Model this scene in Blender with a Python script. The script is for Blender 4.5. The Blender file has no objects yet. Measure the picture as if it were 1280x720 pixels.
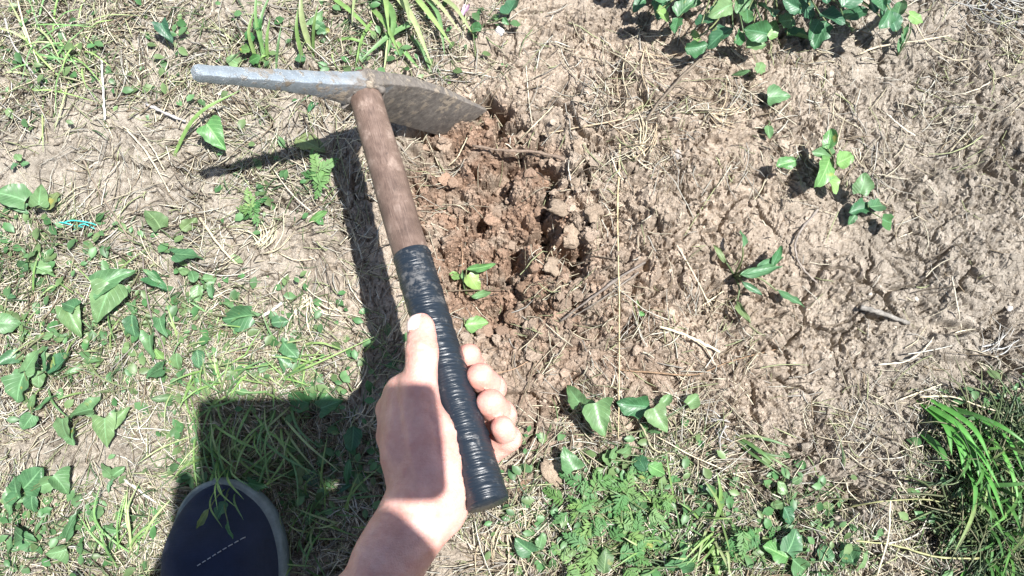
import bpy, bmesh, math, random
import numpy as np
from mathutils import Vector, Matrix

R = math.radians
random.seed(7)
rng = np.random.default_rng(7)
scene = bpy.context.scene
COL = scene.collection

# ------------------------------------------------------------------ camera
CAM_H, TILT, FPX = 0.85, R(12.0), 1100.0
cam_d = bpy.data.cameras.new('camera')
cam = bpy.data.objects.new('camera', cam_d)
COL.objects.link(cam)
cam.location = (0, 0, CAM_H)
cam.rotation_euler = (TILT, 0, 0)
cam_d.sensor_width = 36.0
cam_d.lens = 36.0 * FPX / 1280.0
cam_d.clip_start = 0.01
cam_d.clip_end = 500
scene.camera = cam

# ------------------------------------------------------------------ light
ST, CT = math.sin(TILT), math.cos(TILT)
def ray(px, py):
    u, v = (px - 640.0) / FPX, (py - 360.0) / FPX
    return np.array([u, -v * CT + ST, -v * ST - CT])
SUNV = ray(275, 548)                       # the way the sunlight travels
SUNV = SUNV / np.linalg.norm(SUNV)
sun_d = bpy.data.lights.new('sun', 'SUN')
sun_d.energy = 5.0
sun_d.angle = R(0.55)
sun_d.color = (1.0, 0.982, 0.955)
sun = bpy.data.objects.new('sun', sun_d)
COL.objects.link(sun)
sun.rotation_euler = Vector(SUNV).to_track_quat('-Z', 'Y').to_euler()
sun.location = (1, 0, 3)
world = bpy.data.worlds.new('World')
scene.world = world
world.use_nodes = True
wn = world.node_tree
bg = wn.nodes['Background']
sky = wn.nodes.new('ShaderNodeTexSky')
sky.sky_type = 'NISHITA'
sky.sun_disc = False
sky.sun_elevation = math.asin(-SUNV[2])
sky.sun_rotation = math.atan2(-SUNV[0], -SUNV[1])
wn.links.new(sky.outputs[0], bg.inputs[0])
bg.inputs[1].default_value = 0.068
vs = scene.view_settings
vs.view_transform = 'Standard'
vs.look = 'None'
vs.exposure = 1.2
vs.gamma = 1.0
vs.use_curve_mapping = False

# ------------------------------------------------------------------ helpers
CPOS = np.array([0.0, 0.0, CAM_H])
def P(px, py, z=0.0):
    """world point at height z seen where the photograph shows (px, py)"""
    r = ray(px, py)
    return CPOS + r * ((z - CAM_H) / r[2])
def D(px, py, d):
    return CPOS + ray(px, py) * d
def to_px(x, y, z=0.0):
    rx, ry, rz = x, y, z - CAM_H
    d = ry * ST - rz * CT
    v = -ry * CT - rz * ST
    return 640 + FPX * rx / d, 360 + FPX * v / d

def tag(o, label=None, cat=None, group=None, kind=None):
    if label: o['label'] = label
    if cat: o['category'] = cat
    if group: o['group'] = group
    if kind: o['kind'] = kind
    return o
def link(o, parent=None):
    COL.objects.link(o)
    if parent is not None: o.parent = parent
    return o
def empty(name, loc):
    o = bpy.data.objects.new(name, None)
    o.empty_display_size = 0.02
    o.location = tuple(loc)
    return link(o)
def npmesh(name, V, F, mat, col=None, uv=None, smooth=True):
    """V (n,3); F list of (m,k) int arrays; col (n,3); uv (n,2)"""
    me = bpy.data.meshes.new(name)
    V = np.asarray(V, dtype=np.float32)
    if not isinstance(F, (list, tuple)): F = [F]
    F = [np.asarray(f, dtype=np.int32) for f in F if len(f)]
    loops = np.concatenate([f.ravel() for f in F])
    sizes = np.concatenate([np.full(len(f), f.shape[1], dtype=np.int32) for f in F])
    starts = np.concatenate([[0], np.cumsum(sizes)[:-1]]).astype(np.int32)
    me.vertices.add(len(V)); me.vertices.foreach_set('co', V.ravel())
    me.loops.add(len(loops)); me.loops.foreach_set('vertex_index', loops)
    me.polygons.add(len(sizes)); me.polygons.foreach_set('loop_start', starts)
    me.polygons.foreach_set('use_smooth', np.full(len(sizes), smooth))
    me.update(calc_edges=True)
    if col is not None:
        a = me.color_attributes.new('tint', 'FLOAT_COLOR', 'POINT')
        c = np.ones((len(V), 4), dtype=np.float32); c[:, :3] = col
        a.data.foreach_set('color', c.ravel())
    if uv is not None:
        l = me.uv_layers.new(name='UVMap')
        l.data.foreach_set('uv', np.asarray(uv, dtype=np.float32)[loops].ravel())
    if mat is not None: me.materials.append(mat)
    return me
def mobj(name, me, parent=None, loc=None):
    o = bpy.data.objects.new(name, me)
    if loc is not None: o.location = tuple(loc)
    return link(o, parent)

# ---- noise in numpy
def _h(ix, iy, s):
    n = (ix.astype(np.int64) * 374761393 + iy.astype(np.int64) * 668265263 + s * 2147483647 + 1013904223 * (s + 3)) & 0xffffffff
    n = ((n ^ (n >> 13)) * 1274126177) & 0xffffffff
    n = ((n ^ (n >> 16)) * 2246822519) & 0xffffffff
    return ((n ^ (n >> 15)) & 0xffffff) / float(0xffffff)
def perlin(x, y, s=0):
    ix, iy = np.floor(x), np.floor(y)
    fx, fy = x - ix, y - iy
    u, v = fx * fx * fx * (fx * (fx * 6 - 15) + 10), fy * fy * fy * (fy * (fy * 6 - 15) + 10)
    def g(dx, dy):
        a = _h(ix + dx, iy + dy, s) * 6.2831853
        return np.cos(a) * (fx - dx) + np.sin(a) * (fy - dy)
    a = g(0, 0) * (1 - u) + g(1, 0) * u
    b = g(0, 1) * (1 - u) + g(1, 1) * u
    return (a * (1 - v) + b * v) * 1.4
def fbm(x, y, s=0, o=4):
    t, a = 0, 1.0
    for i in range(o):
        t = t + a * perlin(x * 2 ** i, y * 2 ** i, s + i * 17); a *= .5
    return t
def worley(x, y, s=0):
    ix, iy = np.floor(x), np.floor(y)
    f1 = np.full(x.shape, 9.0); f2 = f1.copy(); cid = np.zeros(x.shape)
    for dx in (-1, 0, 1):
        for dy in (-1, 0, 1):
            cx, cy = ix + dx, iy + dy
            px = cx + .1 + .8 * _h(cx, cy, s); py = cy + .1 + .8 * _h(cx, cy, s + 5)
            d = np.hypot(px - x, py - y); c = _h(cx, cy, s + 11)
            m = d < f1
            f2 = np.where(m, f1, np.minimum(f2, d)); cid = np.where(m, c, cid); f1 = np.where(m, d, f1)
    return f1, f2, cid
def sstep(a, b, x):
    t = np.clip((x - a) / (b - a), 0, 1)
    return t * t * (3 - 2 * t)
def blob(px, py, cx, cy, rx, ry, rot=0.0, soft=0.45):
    c, s = math.cos(R(rot)), math.sin(R(rot))
    dx, dy = px - cx, py - cy
    a, b = (dx * c + dy * s) / rx, (-dx * s + dy * c) / ry
    return 1 - sstep(1 - soft, 1 + soft, np.hypot(a, b))

# ------------------------------------------------------------------ materials
def mat(name):
    m = bpy.data.materials.new(name); m.use_nodes = True
    nt = m.node_tree
    return m, nt, nt.nodes['Principled BSDF'], nt.nodes.new, nt.links.new
def noise(nt, scale, detail=4, rough=.6, vec=None):
    n = nt.nodes.new('ShaderNodeTexNoise'); n.inputs['Scale'].default_value = scale
    n.inputs['Detail'].default_value = detail; n.inputs['Roughness'].default_value = rough
    if vec is not None: nt.links.new(vec, n.inputs['Vector'])
    return n
def ramp(nt, fac, stops):
    r = nt.nodes.new('ShaderNodeValToRGB'); e = r.color_ramp.elements
    while len(e) < len(stops): e.new(.5)
    for i, (p, c) in enumerate(stops):
        e[i].position = p; e[i].color = (*c, 1) if len(c) == 3 else c
    nt.links.new(fac, r.inputs[0]); return r
def mix(nt, mode, fac, a, b):
    n = nt.nodes.new('ShaderNodeMix'); n.data_type = 'RGBA'; n.blend_type = mode; n.clamp_result = False
    for s, v in ((0, fac), (6, a), (7, b)):
        if hasattr(v, 'is_linked') or hasattr(v, 'links'): nt.links.new(v, n.inputs[s])
        elif isinstance(v, (int, float)): n.inputs[s].default_value = v
        else: n.inputs[s].default_value = (*v, 1)
    return n.outputs[2]
def bump(nt, height, strength, dist, bsdf, prev=None):
    b = nt.nodes.new('ShaderNodeBump'); b.inputs['Strength'].default_value = strength
    b.inputs['Distance'].default_value = dist; nt.links.new(height, b.inputs['Height'])
    if prev is not None: nt.links.new(prev, b.inputs['Normal'])
    nt.links.new(b.outputs[0], bsdf.inputs['Normal']); return b.outputs[0]

def soil_material():
    m, nt, b, N, L = mat('soil')
    at = N('ShaderNodeAttribute'); at.attribute_name = 'tint'
    geo = N('ShaderNodeNewGeometry')
    n1 = noise(nt, 55, 6, .65, geo.outputs['Position'])
    n2 = noise(nt, 420, 5, .7, geo.outputs['Position'])
    r1 = ramp(nt, n1.outputs[0], [(.3, (.78, .76, .74)), (.7, (1.16, 1.15, 1.14))])
    r2 = ramp(nt, n2.outputs[0], [(.3, (.72, .71, .70)), (.72, (1.24, 1.24, 1.24))])
    c = mix(nt, 'MULTIPLY', 1.0, at.outputs[0], r1.outputs[0])
    c = mix(nt, 'MULTIPLY', 1.0, c, r2.outputs[0])
    L(c, b.inputs['Base Color']); b.inputs['Roughness'].default_value = .95
    b.inputs['Specular IOR Level'].default_value = .15
    n3 = noise(nt, 300, 6, .75, geo.outputs['Position'])
    n4 = noise(nt, 1300, 3, .7, geo.outputs['Position'])
    p = bump(nt, n3.outputs[0], 1.0, .005, b)
    bump(nt, n4.outputs[0], .5, .0008, b, p)
    return m
M_SOIL = soil_material()

def tint_material(name, rough=.75, trans=0.0, var=.25, scale=300, spec=.3):
    m, nt, b, N, L = mat(name)
    at = N('ShaderNodeAttribute'); at.attribute_name = 'tint'
    geo = N('ShaderNodeNewGeometry')
    n = noise(nt, scale, 3, .6, geo.outputs['Position'])
    r = ramp(nt, n.outputs[0], [(.3, (1 - var,) * 3), (.7, (1 + var,) * 3)])
    c = mix(nt, 'MULTIPLY', 1.0, at.outputs[0], r.outputs[0])
    L(c, b.inputs['Base Color']); b.inputs['Roughness'].default_value = rough
    b.inputs['Specular IOR Level'].default_value = spec
    if trans:
        t = N('ShaderNodeBsdfTranslucent'); L(c, t.inputs[0])
        ms = N('ShaderNodeMixShader'); ms.inputs[0].default_value = trans
        L(b.outputs[0], ms.inputs[1]); L(t.outputs[0], ms.inputs[2])
        L(ms.outputs[0], nt.nodes['Material Output'].inputs[0])
    return m
M_STRAW = tint_material('dry_straw', .7, .12)
M_GRASS = tint_material('green_grass', .45, .28, .2, 120, .45)
M_TWIG = tint_material('twig_bark', .85, 0, .35, 500, .2)
M_PEBBLE = tint_material('pebble_stone', .8, 0, .2, 400, .3)

def leaf_material(name, base, yellow=0.0, gloss=.42):
    m, nt, b, N, L = mat(name)
    uv = N('ShaderNodeUVMap'); sep = N('ShaderNodeSeparateXYZ'); L(uv.outputs[0], sep.inputs[0])
    au = N('ShaderNodeMath'); au.operation = 'ABSOLUTE'; L(sep.outputs[0], au.inputs[0])
    # side veins: a wave along v minus |u|
    mm = N('ShaderNodeMath'); mm.operation = 'MULTIPLY_ADD'; L(au.outputs[0], mm.inputs[0]); mm.inputs[1].default_value = -.35; L(sep.outputs[1], mm.inputs[2])
    sc = N('ShaderNodeMath'); sc.operation = 'MULTIPLY'; L(mm.outputs[0], sc.inputs[0]); sc.inputs[1].default_value = 44.0
    sn = N('ShaderNodeMath'); sn.operation = 'SINE'; L(sc.outputs[0], sn.inputs[0])
    vein = ramp(nt, sn.outputs[0], [(.80, (0, 0, 0)), (1.0, (1, 1, 1))])
    mid = ramp(nt, au.outputs[0], [(.02, (1, 1, 1)), (.09, (0, 0, 0))])
    oi = N('ShaderNodeObjectInfo')
    geo = N('ShaderNodeNewGeometry')
    n = noise(nt, 130, 4, .6, geo.outputs['Position'])
    hv = N('ShaderNodeHueSaturation')
    rr = N('ShaderNodeMapRange'); L(oi.outputs['Random'], rr.inputs[0]); rr.inputs[3].default_value = .455; rr.inputs[4].default_value = .53
    L(rr.outputs[0], hv.inputs['Hue'])
    rv = N('ShaderNodeMapRange'); L(oi.outputs['Random'], rv.inputs[0]); rv.inputs[3].default_value = 1.25; rv.inputs[4].default_value = .72
    L(rv.outputs[0], hv.inputs['Value'])
    nr = ramp(nt, n.outputs[0], [(.25, tuple(x * .72 for x in base)), (.7, tuple(x * 1.2 for x in base))])
    L(nr.outputs[0], hv.inputs['Color'])
    c = mix(nt, 'MIX', .0, hv.outputs[0], (.2, .3, .1))
    f = N('ShaderNodeMath'); f.operation = 'MULTIPLY'; f.inputs[1].default_value = .32; L(vein.outputs[0], f.inputs[0])
    c = mix(nt, 'MIX', f.outputs[0], c, tuple(min(1, x * 1.7 + .03) for x in base))
    f2 = N('ShaderNodeMath'); f2.operation = 'MULTIPLY'; f2.inputs[1].default_value = .6; L(mid.outputs[0], f2.inputs[0])
    c = mix(nt, 'MIX', f2.outputs[0], c, tuple(min(1, x * 2.0 + .05) for x in base))
    # brown and yellow blotches of age
    nb = noise(nt, 70, 2, .5, geo.outputs['Position'])
    bl = ramp(nt, nb.outputs[0], [(.69 - yellow * .14, (0, 0, 0)), (.76 - yellow * .1, (1, 1, 1))])
    fb = N('ShaderNodeMath'); fb.operation = 'MULTIPLY'; fb.inputs[1].default_value = .75; L(bl.outputs[0], fb.inputs[0])
    c = mix(nt, 'MIX', fb.outputs[0], c, (.36, .32, .08))
    L(c, b.inputs['Base Color']); b.inputs['Roughness'].default_value = gloss
    b.inputs['Specular IOR Level'].default_value = .5
    bump(nt, vein.outputs[0], .35, .0006, b)
    t = N('ShaderNodeBsdfTranslucent'); L(c, t.inputs[0])
    ms = N('ShaderNodeMixShader'); ms.inputs[0].default_value = .25
    L(b.outputs[0], ms.inputs[1]); L(t.outputs[0], ms.inputs[2])
    L(ms.outputs[0], nt.nodes['Material Output'].inputs[0])
    return m
M_LEAF = {
    'arrow': leaf_material('bindweed_leaf', (.095, .205, .085)),
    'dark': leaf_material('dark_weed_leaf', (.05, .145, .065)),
    'light': leaf_material('light_weed_leaf', (.15, .30, .095), .25),
    'lance': leaf_material('narrow_weed_leaf', (.075, .175, .09)),
    'olive': leaf_material('olive_weed_leaf', (.12, .19, .075), .5, .5),
    'fern': leaf_material('feathery_leaf', (.075, .19, .05), 0, .55),
}
M_STEM = leaf_material('green_stem', (.15, .2, .09))

# ------------------------------------------------------------------ ground
STEP = 0.0015
def lines(a, b):
    core = np.arange(a, b + STEP, STEP)
    g = []; s, t = STEP, 0
    while t < 45:
        s *= 1.25; t += s; g.append(t)
    g = np.array(g)
    return np.concatenate([(a - g)[::-1], core, core[-1] + g])
gx, gy = lines(-.62, .62), lines(-.21, .60)
GX, GY = np.meshgrid(gx, gy, indexing='xy')
def ground_height(x, y):
    inner = (np.abs(x) < .9) & (y > -.5) & (y < .9)
    xc, yc = np.clip(x, -.9, .9), np.clip(y, -.5, .9)
    px, py = to_px(xc, yc)
    wx = x + .010 * perlin(x * 28, y * 28, 3) + .003 * perlin(x * 110, y * 110, 4)
    wy = y + .010 * perlin(x * 28 + 9, y * 28, 5) + .003 * perlin(x * 110, y * 110 + 7, 6)
    jx = px + 26 * perlin(x * 24, y * 24, 8) + 12 * perlin(x * 75, y * 75, 9)
    jy = py + 26 * perlin(x * 24, y * 24, 10) + 12 * perlin(x * 75, y * 75, 12)
    pit = blob(jx, jy, 612, 275, 98, 140, -8, .24)
    mound = blob(jx, jy, 775, 270, 110, 150, 10, .6)
    spill = blob(jx, jy, 700, 440, 120, 150, 20, .6)
    right = sstep(620, 900, px)
    rough = np.clip(.20 + .20 * right + .55 * pit + .42 * mound + .35 * spill + .2 * fbm(x * 7, y * 7, 30, 2), .1, 1.1)
    lowright = blob(jx, jy, 1130, 640, 190, 120, 0, .6)
    rough = np.clip(rough + .3 * lowright + .35 * pit + .2 * mound, 0, 1.5)
    h = .010 * fbm(x * 4, y * 4, 20, 3) + .0045 * fbm(x * 16, y * 16, 22, 3)
    h = h + .016 * mound + .006 * spill - .042 * pit
    for cx, cy, rx, ry, rot, dep in ((628, 150, 46, 9, 18, .03), (650, 208, 66, 9, 6, .026), (694, 238, 14, 13, 0, .03),
                                     (609, 268, 11, 11, 0, .024), (680, 296, 9, 30, -25, .028), (648, 338, 12, 20, 40, .018),
                                     (532, 188, 36, 14, 0, .02), (668, 420, 8, 34, 20, .014), (790, 130, 60, 8, 60, .012),
                                     (905, 380, 16, 22, 0, .014), (1040, 640, 50, 16, -20, .018), (1170, 655, 60, 24, 10, .022),
                                     (1172, 402, 24, 10, 0, .014), (1250, 410, 30, 12, 0, .013), (1205, 475, 40, 18, 0, .012),
                                     (930, 610, 18, 44, 0, .016), (700, 500, 26, 14, 0, .014), (350, 560, 90, 70, 0, .006)):
        h = h - dep * blob(jx, jy, cx, cy, rx, ry, rot, .5)
    cidm = 0
    patch = sstep(-.28, .30, fbm(x * 9.5, y * 9.5, 160, 3))
    fine = (.22 + .78 * patch) * (1 - .45 * pit)
    coarse = 1 + .55 * pit + .25 * mound
    for k, (s, a) in enumerate(((.034, .34), (.017, .46), (.0092, .72), (.0052, .95))):
        f1, f2, cid = worley(wx / s, wy / s, 40 + 7 * k)
        hump = np.clip(1 - (f1 / (.72 if k < 2 else .64)) ** 2, 0, 1) ** .5
        keep = .35 + .9 * cid
        h = h + s * a * hump * keep * (rough if k < 3 else (.2 + .8 * rough)) * (coarse if k < 2 else fine)
        cidm = cidm + cid * (.5 if k in (1, 2) else 0)
    # shrinkage cracks
    f1, f2, cid = worley(wx / .062, wy / .062, 90)
    cm = sstep(.05, .35, fbm(x * 9, y * 9, 95, 2) + .05)
    h = h - .014 * np.exp(-((f2 - f1) / .045) ** 2) * cm
    f1, f2, _ = worley(wx / .024, wy / .024, 97)
    h = h - .0075 * np.exp(-((f2 - f1) / .075) ** 2) * sstep(.0, .4, fbm(x * 13, y * 13, 99, 2))
    for k, (fq, dep) in enumerate(((46, .0085), (95, .0065), (180, .0042))):
        rg = 1 - np.abs(perlin(wx * fq, wy * fq * .8, 130 + k)) * 1.9
        h = h - dep * np.clip(rg, 0, 1) ** 7 * sstep(-.25, .45, fbm(x * 12 + 3 * k, y * 12, 140 + k, 2) + .15) * (.45 + .75 * rough)
    # small pock marks
    for sx_, sy_, sd_, th_ in ((.013, .013, 111, .62), (.008, .017, 113, .66), (.019, .009, 115, .66), (.0075, .0075, 117, .6)):
        f1, f2, cid = worley(wx / sx_ + 3, wy / sy_, sd_)
        h = h - (.55 * min(sx_, sy_)) * sstep(.44, .16, f1) * (cid > th_) * np.clip(.25 + 1.1 * rough, 0, 1.2) * np.clip(fine * 1.3 - .25, 0, 1)
    h = h + .0013 * fbm(x * 230, y * 230, 120, 2) * (.45 + rough)
    fade = inner * sstep(.9, .75, np.abs(xc)) * sstep(-.5, -.35, yc) * sstep(.9, .75, yc)
    h = h * fade + (1 - fade) * .02 * fbm(x * .7, y * .7, 60, 3)
    return h, px, py, pit, mound, spill, right, cidm, fade
GZ, gpx, gpy, pit, mound, spill, right, cidm, gfade = ground_height(GX, GY)
def gh(x, y):
    x, y = np.asarray(x, float), np.asarray(y, float)
    i = np.clip(np.searchsorted(gx, x) - 1, 0, len(gx) - 2); j = np.clip(np.searchsorted(gy, y) - 1, 0, len(gy) - 2)
    fx = np.clip((x - gx[i]) / (gx[i + 1] - gx[i]), 0, 1); fy = np.clip((y - gy[j]) / (gy[j + 1] - gy[j]), 0, 1)
    return (GZ[j, i] * (1 - fx) + GZ[j, i + 1] * fx) * (1 - fy) + (GZ[j + 1, i] * (1 - fx) + GZ[j + 1, i + 1] * fx) * fy
def G(px, py, lift=0.0):
    """point on the soil where the photograph shows (px, py), lifted"""
    z = 0.0
    for _ in range(5):
        p = P(px, py, z + lift); z = float(gh(p[0], p[1]))
    return P(px, py, z + lift)

def soil_colour(x, y, px, py, pit, mound, spill, right, cidm):
    pale = np.array([.45, .405, .34]); tan = np.array([.48, .40, .32]); red = np.array([.36, .248, .18]); grey = np.array([.405, .36, .302])
    n = fbm(x * 11, y * 11, 70, 3); n2 = fbm(x * 45, y * 45, 75, 3)
    k = lambda t: np.clip(t, 0, 1)[..., None]
    c = pale + 0 * k(n)
    mid = blob(px, py, 760, 330, 330, 420, 0, .5)
    c = c * (1 - k(mid)) + tan * k(mid)
    c = c * (1 - k(sstep(900, 1250, px + 60 * n) * .85)) + grey * k(sstep(900, 1250, px + 60 * n) * .85)
    c = c * (1 - k(blob(px, py, 1150, 650, 240, 150, 0, .6) * .5)) + grey * .8 * k(blob(px, py, 1150, 650, 240, 150, 0, .6) * .5)
    c = c * (1 - k((pit * 1.0 + spill * .5) * (.85 + .8 * n2))) + red * k((pit * 1.0 + spill * .5) * (.85 + .8 * n2))
    c = c * (1 + .13 * n[..., None] + .10 * n2[..., None])
    c = c * (1 + .18 * (cidm - .5))[..., None]
    return np.clip(c, .03, .6)
gcol = soil_colour(GX, GY, gpx, gpy, pit, mound, spill, right, cidm)
nxg, nyg = len(gx), len(gy)
idx = np.arange(nxg * nyg).reshape(nyg, nxg)
gq = np.stack([idx[:-1, :-1], idx[:-1, 1:], idx[1:, 1:], idx[1:, :-1]], -1).reshape(-1, 4)
ground = mobj('ground', npmesh('ground', np.stack([GX, GY, GZ], -1).reshape(-1, 3), gq, M_SOIL, gcol.reshape(-1, 3), smooth=False))
tag(ground, 'dry cracked clay soil with a freshly dug reddish hole', kind='structure')

# ------------------------------------------------------------------ strands (straw, blades)
def strand_arrays(C, rad, colr, flat=1.0):
    """C (n,k,3) centre lines, rad (n,k): three sided tubes"""
    n, k, _ = C.shape
    T = np.gradient(C, axis=1); T /= np.linalg.norm(T, axis=2, keepdims=True) + 1e-9
    S = np.cross(T, np.array([0, 0, 1.0])); S /= np.linalg.norm(S, axis=2, keepdims=True) + 1e-9
    U = np.cross(S, T)
    V = np.empty((n, k, 3, 3))
    for q, a in enumerate((R(90), R(210), R(330))):
        V[:, :, q] = C + (S * math.cos(a) + U * math.sin(a) * flat) * rad[..., None]
    base = (np.arange(n)[:, None, None] * k + np.arange(k - 1)[None, :, None]) * 3
    F = []
    for q in range(3):
        q2 = (q + 1) % 3
        F.append(np.stack([base[..., 0] + q, base[..., 0] + q2, base[..., 0] + 3 + q2, base[..., 0] + 3 + q], -1).reshape(-1, 4))
    col = np.repeat(colr[:, None, :], k * 3, 1).reshape(-1, 3)
    return V.reshape(-1, 3), np.concatenate(F), col
def sample(density, n, x0=-120, x1=1400, y0=-110, y1=830):
    out = []
    got = 0
    while got < n:
        a = rng.uniform(x0, x1, 20000); b = rng.uniform(y0, y1, 20000)
        k = rng.random(20000) < density(a, b)
        out.append(np.stack([a[k], b[k]], 1)); got += k.sum()
    return np.concatenate(out)[:n]
def px_world(pp):
    u, v = (pp[:, 0] - 640) / FPX, (pp[:, 1] - 360) / FPX
    d = CAM_H / (v * ST + CT)
    return u * d, (-v * CT + ST) * d

def thatch_density(px, py):
    d = np.zeros_like(px)
    for cx, cy, rx, ry, w in ((60, 60, 170, 110, .75), (250, 110, 200, 90, .55), (430, 60, 200, 70, .45), (60, 380, 150, 110, .95), (220, 420, 180, 110, .85),
                              (330, 450, 150, 80, .75), (60, 470, 170, 90, .9), (330, 570, 170, 110, .9), (90, 690, 170, 70, .85), (180, 620, 60, 90, .6),
                              (420, 260, 130, 120, .35), (430, 600, 90, 100, .75), (660, 680, 90, 90, .7), (800, 640, 140, 110, .85), (900, 690, 180, 70, .9),
                              (1180, 620, 170, 140, .3), (800, 170, 90, 90, .22), (960, 130, 150, 90, .15), (1240, 40, 110, 60, .3), (890, 420, 70, 50, .2),
                              (720, 420, 80, 70, .12), (1110, 150, 140, 100, .12)):
        d = np.maximum(d, w * blob(px, py, cx, cy, rx, ry, 0, .7))
    for cx, cy, rx, ry in ((130, 570, 70, 35), (110, 235, 90, 40), (330, 340, 50, 40), (215, 375, 26, 22), (620, 270, 110, 130), (390, 370, 40, 60)):
        d = d * (1 - .8 * blob(px, py, cx, cy, rx, ry, 0, .5))
    d = d * (.55 + .75 * np.clip(.5 + fbm(px / 90, py / 90, 200, 3), 0, 1))
    return np.clip(d + .008, 0, 1)
STRAW = np.array([[.52, .46, .33], [.62, .57, .44], [.44, .39, .29], [.36, .34, .30], [.52, .50, .43], [.24, .19, .13], [.34, .36, .20], [.12, .095, .07]])

def flat_straws(n, dens, lmin, lmax, rmin, rmax, K=5, lift=.004, palette=STRAW, pw=None, field=None):
    pp = sample(dens, n); x, y = px_world(pp)
    ang = 2.2 * math.pi * perlin(x * 9, y * 9, 210) + rng.normal(0, .75, n) + (field or 0)
    ln = lmin + (lmax - lmin) * rng.random(n) ** 1.7
    t = np.linspace(-.5, .5, K)
    bend = rng.normal(0, .55, n)
    a = ang[:, None] + bend[:, None] * t[None]
    seg = (ln / (K - 1))[:, None]
    X = x[:, None] + np.cumsum(np.cos(a) * seg, 1); Y = y[:, None] + np.cumsum(np.sin(a) * seg, 1)
    Z0 = gh(X, Y)
    # a stiff stalk bridges the hollows
    zl = np.linspace(0, 1, K)[None]
    Zs = np.maximum(Z0.mean(1, keepdims=True), .5 * (Z0[:, :1] * (1 - zl) + Z0[:, -1:] * zl) + .5 * Z0)
    Z = .35 * Z0 + .65 * np.maximum(Zs, Z0 - .001) + (lift * rng.random(n) ** 1.5)[:, None] + (rng.normal(0, .004, n))[:, None] * t[None] + .0006
    Z = np.maximum(Z, Z0 + .0002)
    rad = (rmin + (rmax - rmin) * rng.random(n) ** 2)[:, None] * (1 - .5 * np.abs(np.linspace(-.4, 1, K)))[None]
    c = palette[rng.choice(len(palette), n, p=pw)] * rng.uniform(.75, 1.2, (n, 1))
    return strand_arrays(np.stack([X, Y, Z], -1), rad, c, .6)
def join(parts):
    V, F, C, o = [], [], [], 0
    for v, f, c in parts:
        V.append(v); F.append(f + o); C.append(c); o += len(v)
    return np.concatenate(V), np.concatenate(F), np.concatenate(C)
v, f, c = join([flat_straws(23000, thatch_density, .008, .036, .00035, .0010, 4, .008),
                flat_straws(3000, thatch_density, .025, .075, .0004, .0011, 6, .009),
                flat_straws(900, lambda a, b: .25 + 0 * a, .006, .03, .0003, .0008, 4),
                flat_straws(2600, lambda a, b: .2 + .3 * sstep(500, 900, a), .004, .018, .0003, .0008, 4, .005, np.array([[.10, .08, .06], [.16, .13, .10], [.07, .06, .05]]))])  # short dark pieces: some dead stems, some standing in for fine shadow lines
tag(mobj('dry_grass_litter', npmesh('dry_grass_litter', v, f, M_STRAW, c)), 'pale broken dry grass stalks, with dark bits partly standing in for fine shadows, strewn over the soil', 'dry grass', kind='stuff')

def green_density(px, py):
    d = np.zeros_like(px)
    for cx, cy, rx, ry, w in ((70, 390, 150, 90, .6), (60, 330, 110, 60, .6), (250, 440, 170, 80, .6), (360, 470, 130, 50, .6), (330, 570, 130, 90, .7), (60, 680, 150, 60, .6),
                              (170, 680, 60, 60, .5), (780, 640, 120, 90, .7), (900, 670, 150, 70, .9), (1250, 620, 85, 110, 1.), (90, 60, 150, 80, .35), (440, 40, 160, 60, .3),
                              (340, 230, 50, 60, .25)):
        d = np.maximum(d, w * blob(px, py, cx, cy, rx, ry, 0, .7))
    for cx, cy, rx, ry in ((130, 570, 70, 35), (285, 680, 70, 70)):
        d = d * (1 - .85 * blob(px, py, cx, cy, rx, ry, 0, .5))
    return np.clip(d * (.4 + np.clip(.5 + 1.3 * fbm(px / 70, py / 70, 230, 2), 0, 1)), 0, 1)
def standing(n, dens, lmin, lmax, wmin, wmax, palette, K=5, lean=(.5, 1.3)):
    pp = sample(dens, n); x, y = px_world(pp)
    a0 = rng.uniform(0, 6.283, n); ln = rng.uniform(lmin, lmax, n)
    el0 = rng.uniform(.5, 1.45, n); el1 = el0 - rng.uniform(*lean, n)
    t = np.linspace(0, 1, K)
    el = el0[:, None] + (el1 - el0)[:, None] * t[None]; az = a0[:, None] + rng.normal(0, .4, n)[:, None] * t[None]
    seg = (ln / (K - 1))[:, None] * (t > 0)[None]
    X = x[:, None] + np.cumsum(np.cos(az) * np.cos(el) * seg, 1); Y = y[:, None] + np.cumsum(np.sin(az) * np.cos(el) * seg, 1)
    Z = gh(x, y)[:, None] + np.cumsum(np.sin(el) * seg, 1) - .001
    Z = np.maximum(Z, gh(X, Y) + .0005)
    rad = rng.uniform(wmin, wmax, n)[:, None] * (1 - .85 * t ** 2)[None]
    c = palette[rng.integers(0, len(palette), n)] * rng.uniform(.7, 1.25, (n, 1))
    return strand_arrays(np.stack([X, Y, Z], -1), rad, c, .25)
GREEN = np.array([[.15, .22, .09], [.13, .20, .10], [.20, .26, .12], [.26, .28, .15], [.10, .17, .08], [.34, .33, .20]])
v, f, c = join([standing(5200, green_density, .010, .036, .0004, .0011, GREEN),
                standing(900, lambda a, b: green_density(a, b) * blob(a, b, 1262, 630, 85, 115, 0, .4), .03, .08, .0007, .0017, GREEN * .7)])
tag(mobj('short_green_grass', npmesh('short_green_grass', v, f, M_GRASS, c)), 'short fine green grass growing among the dry stalks', 'grass', kind='stuff')

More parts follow.
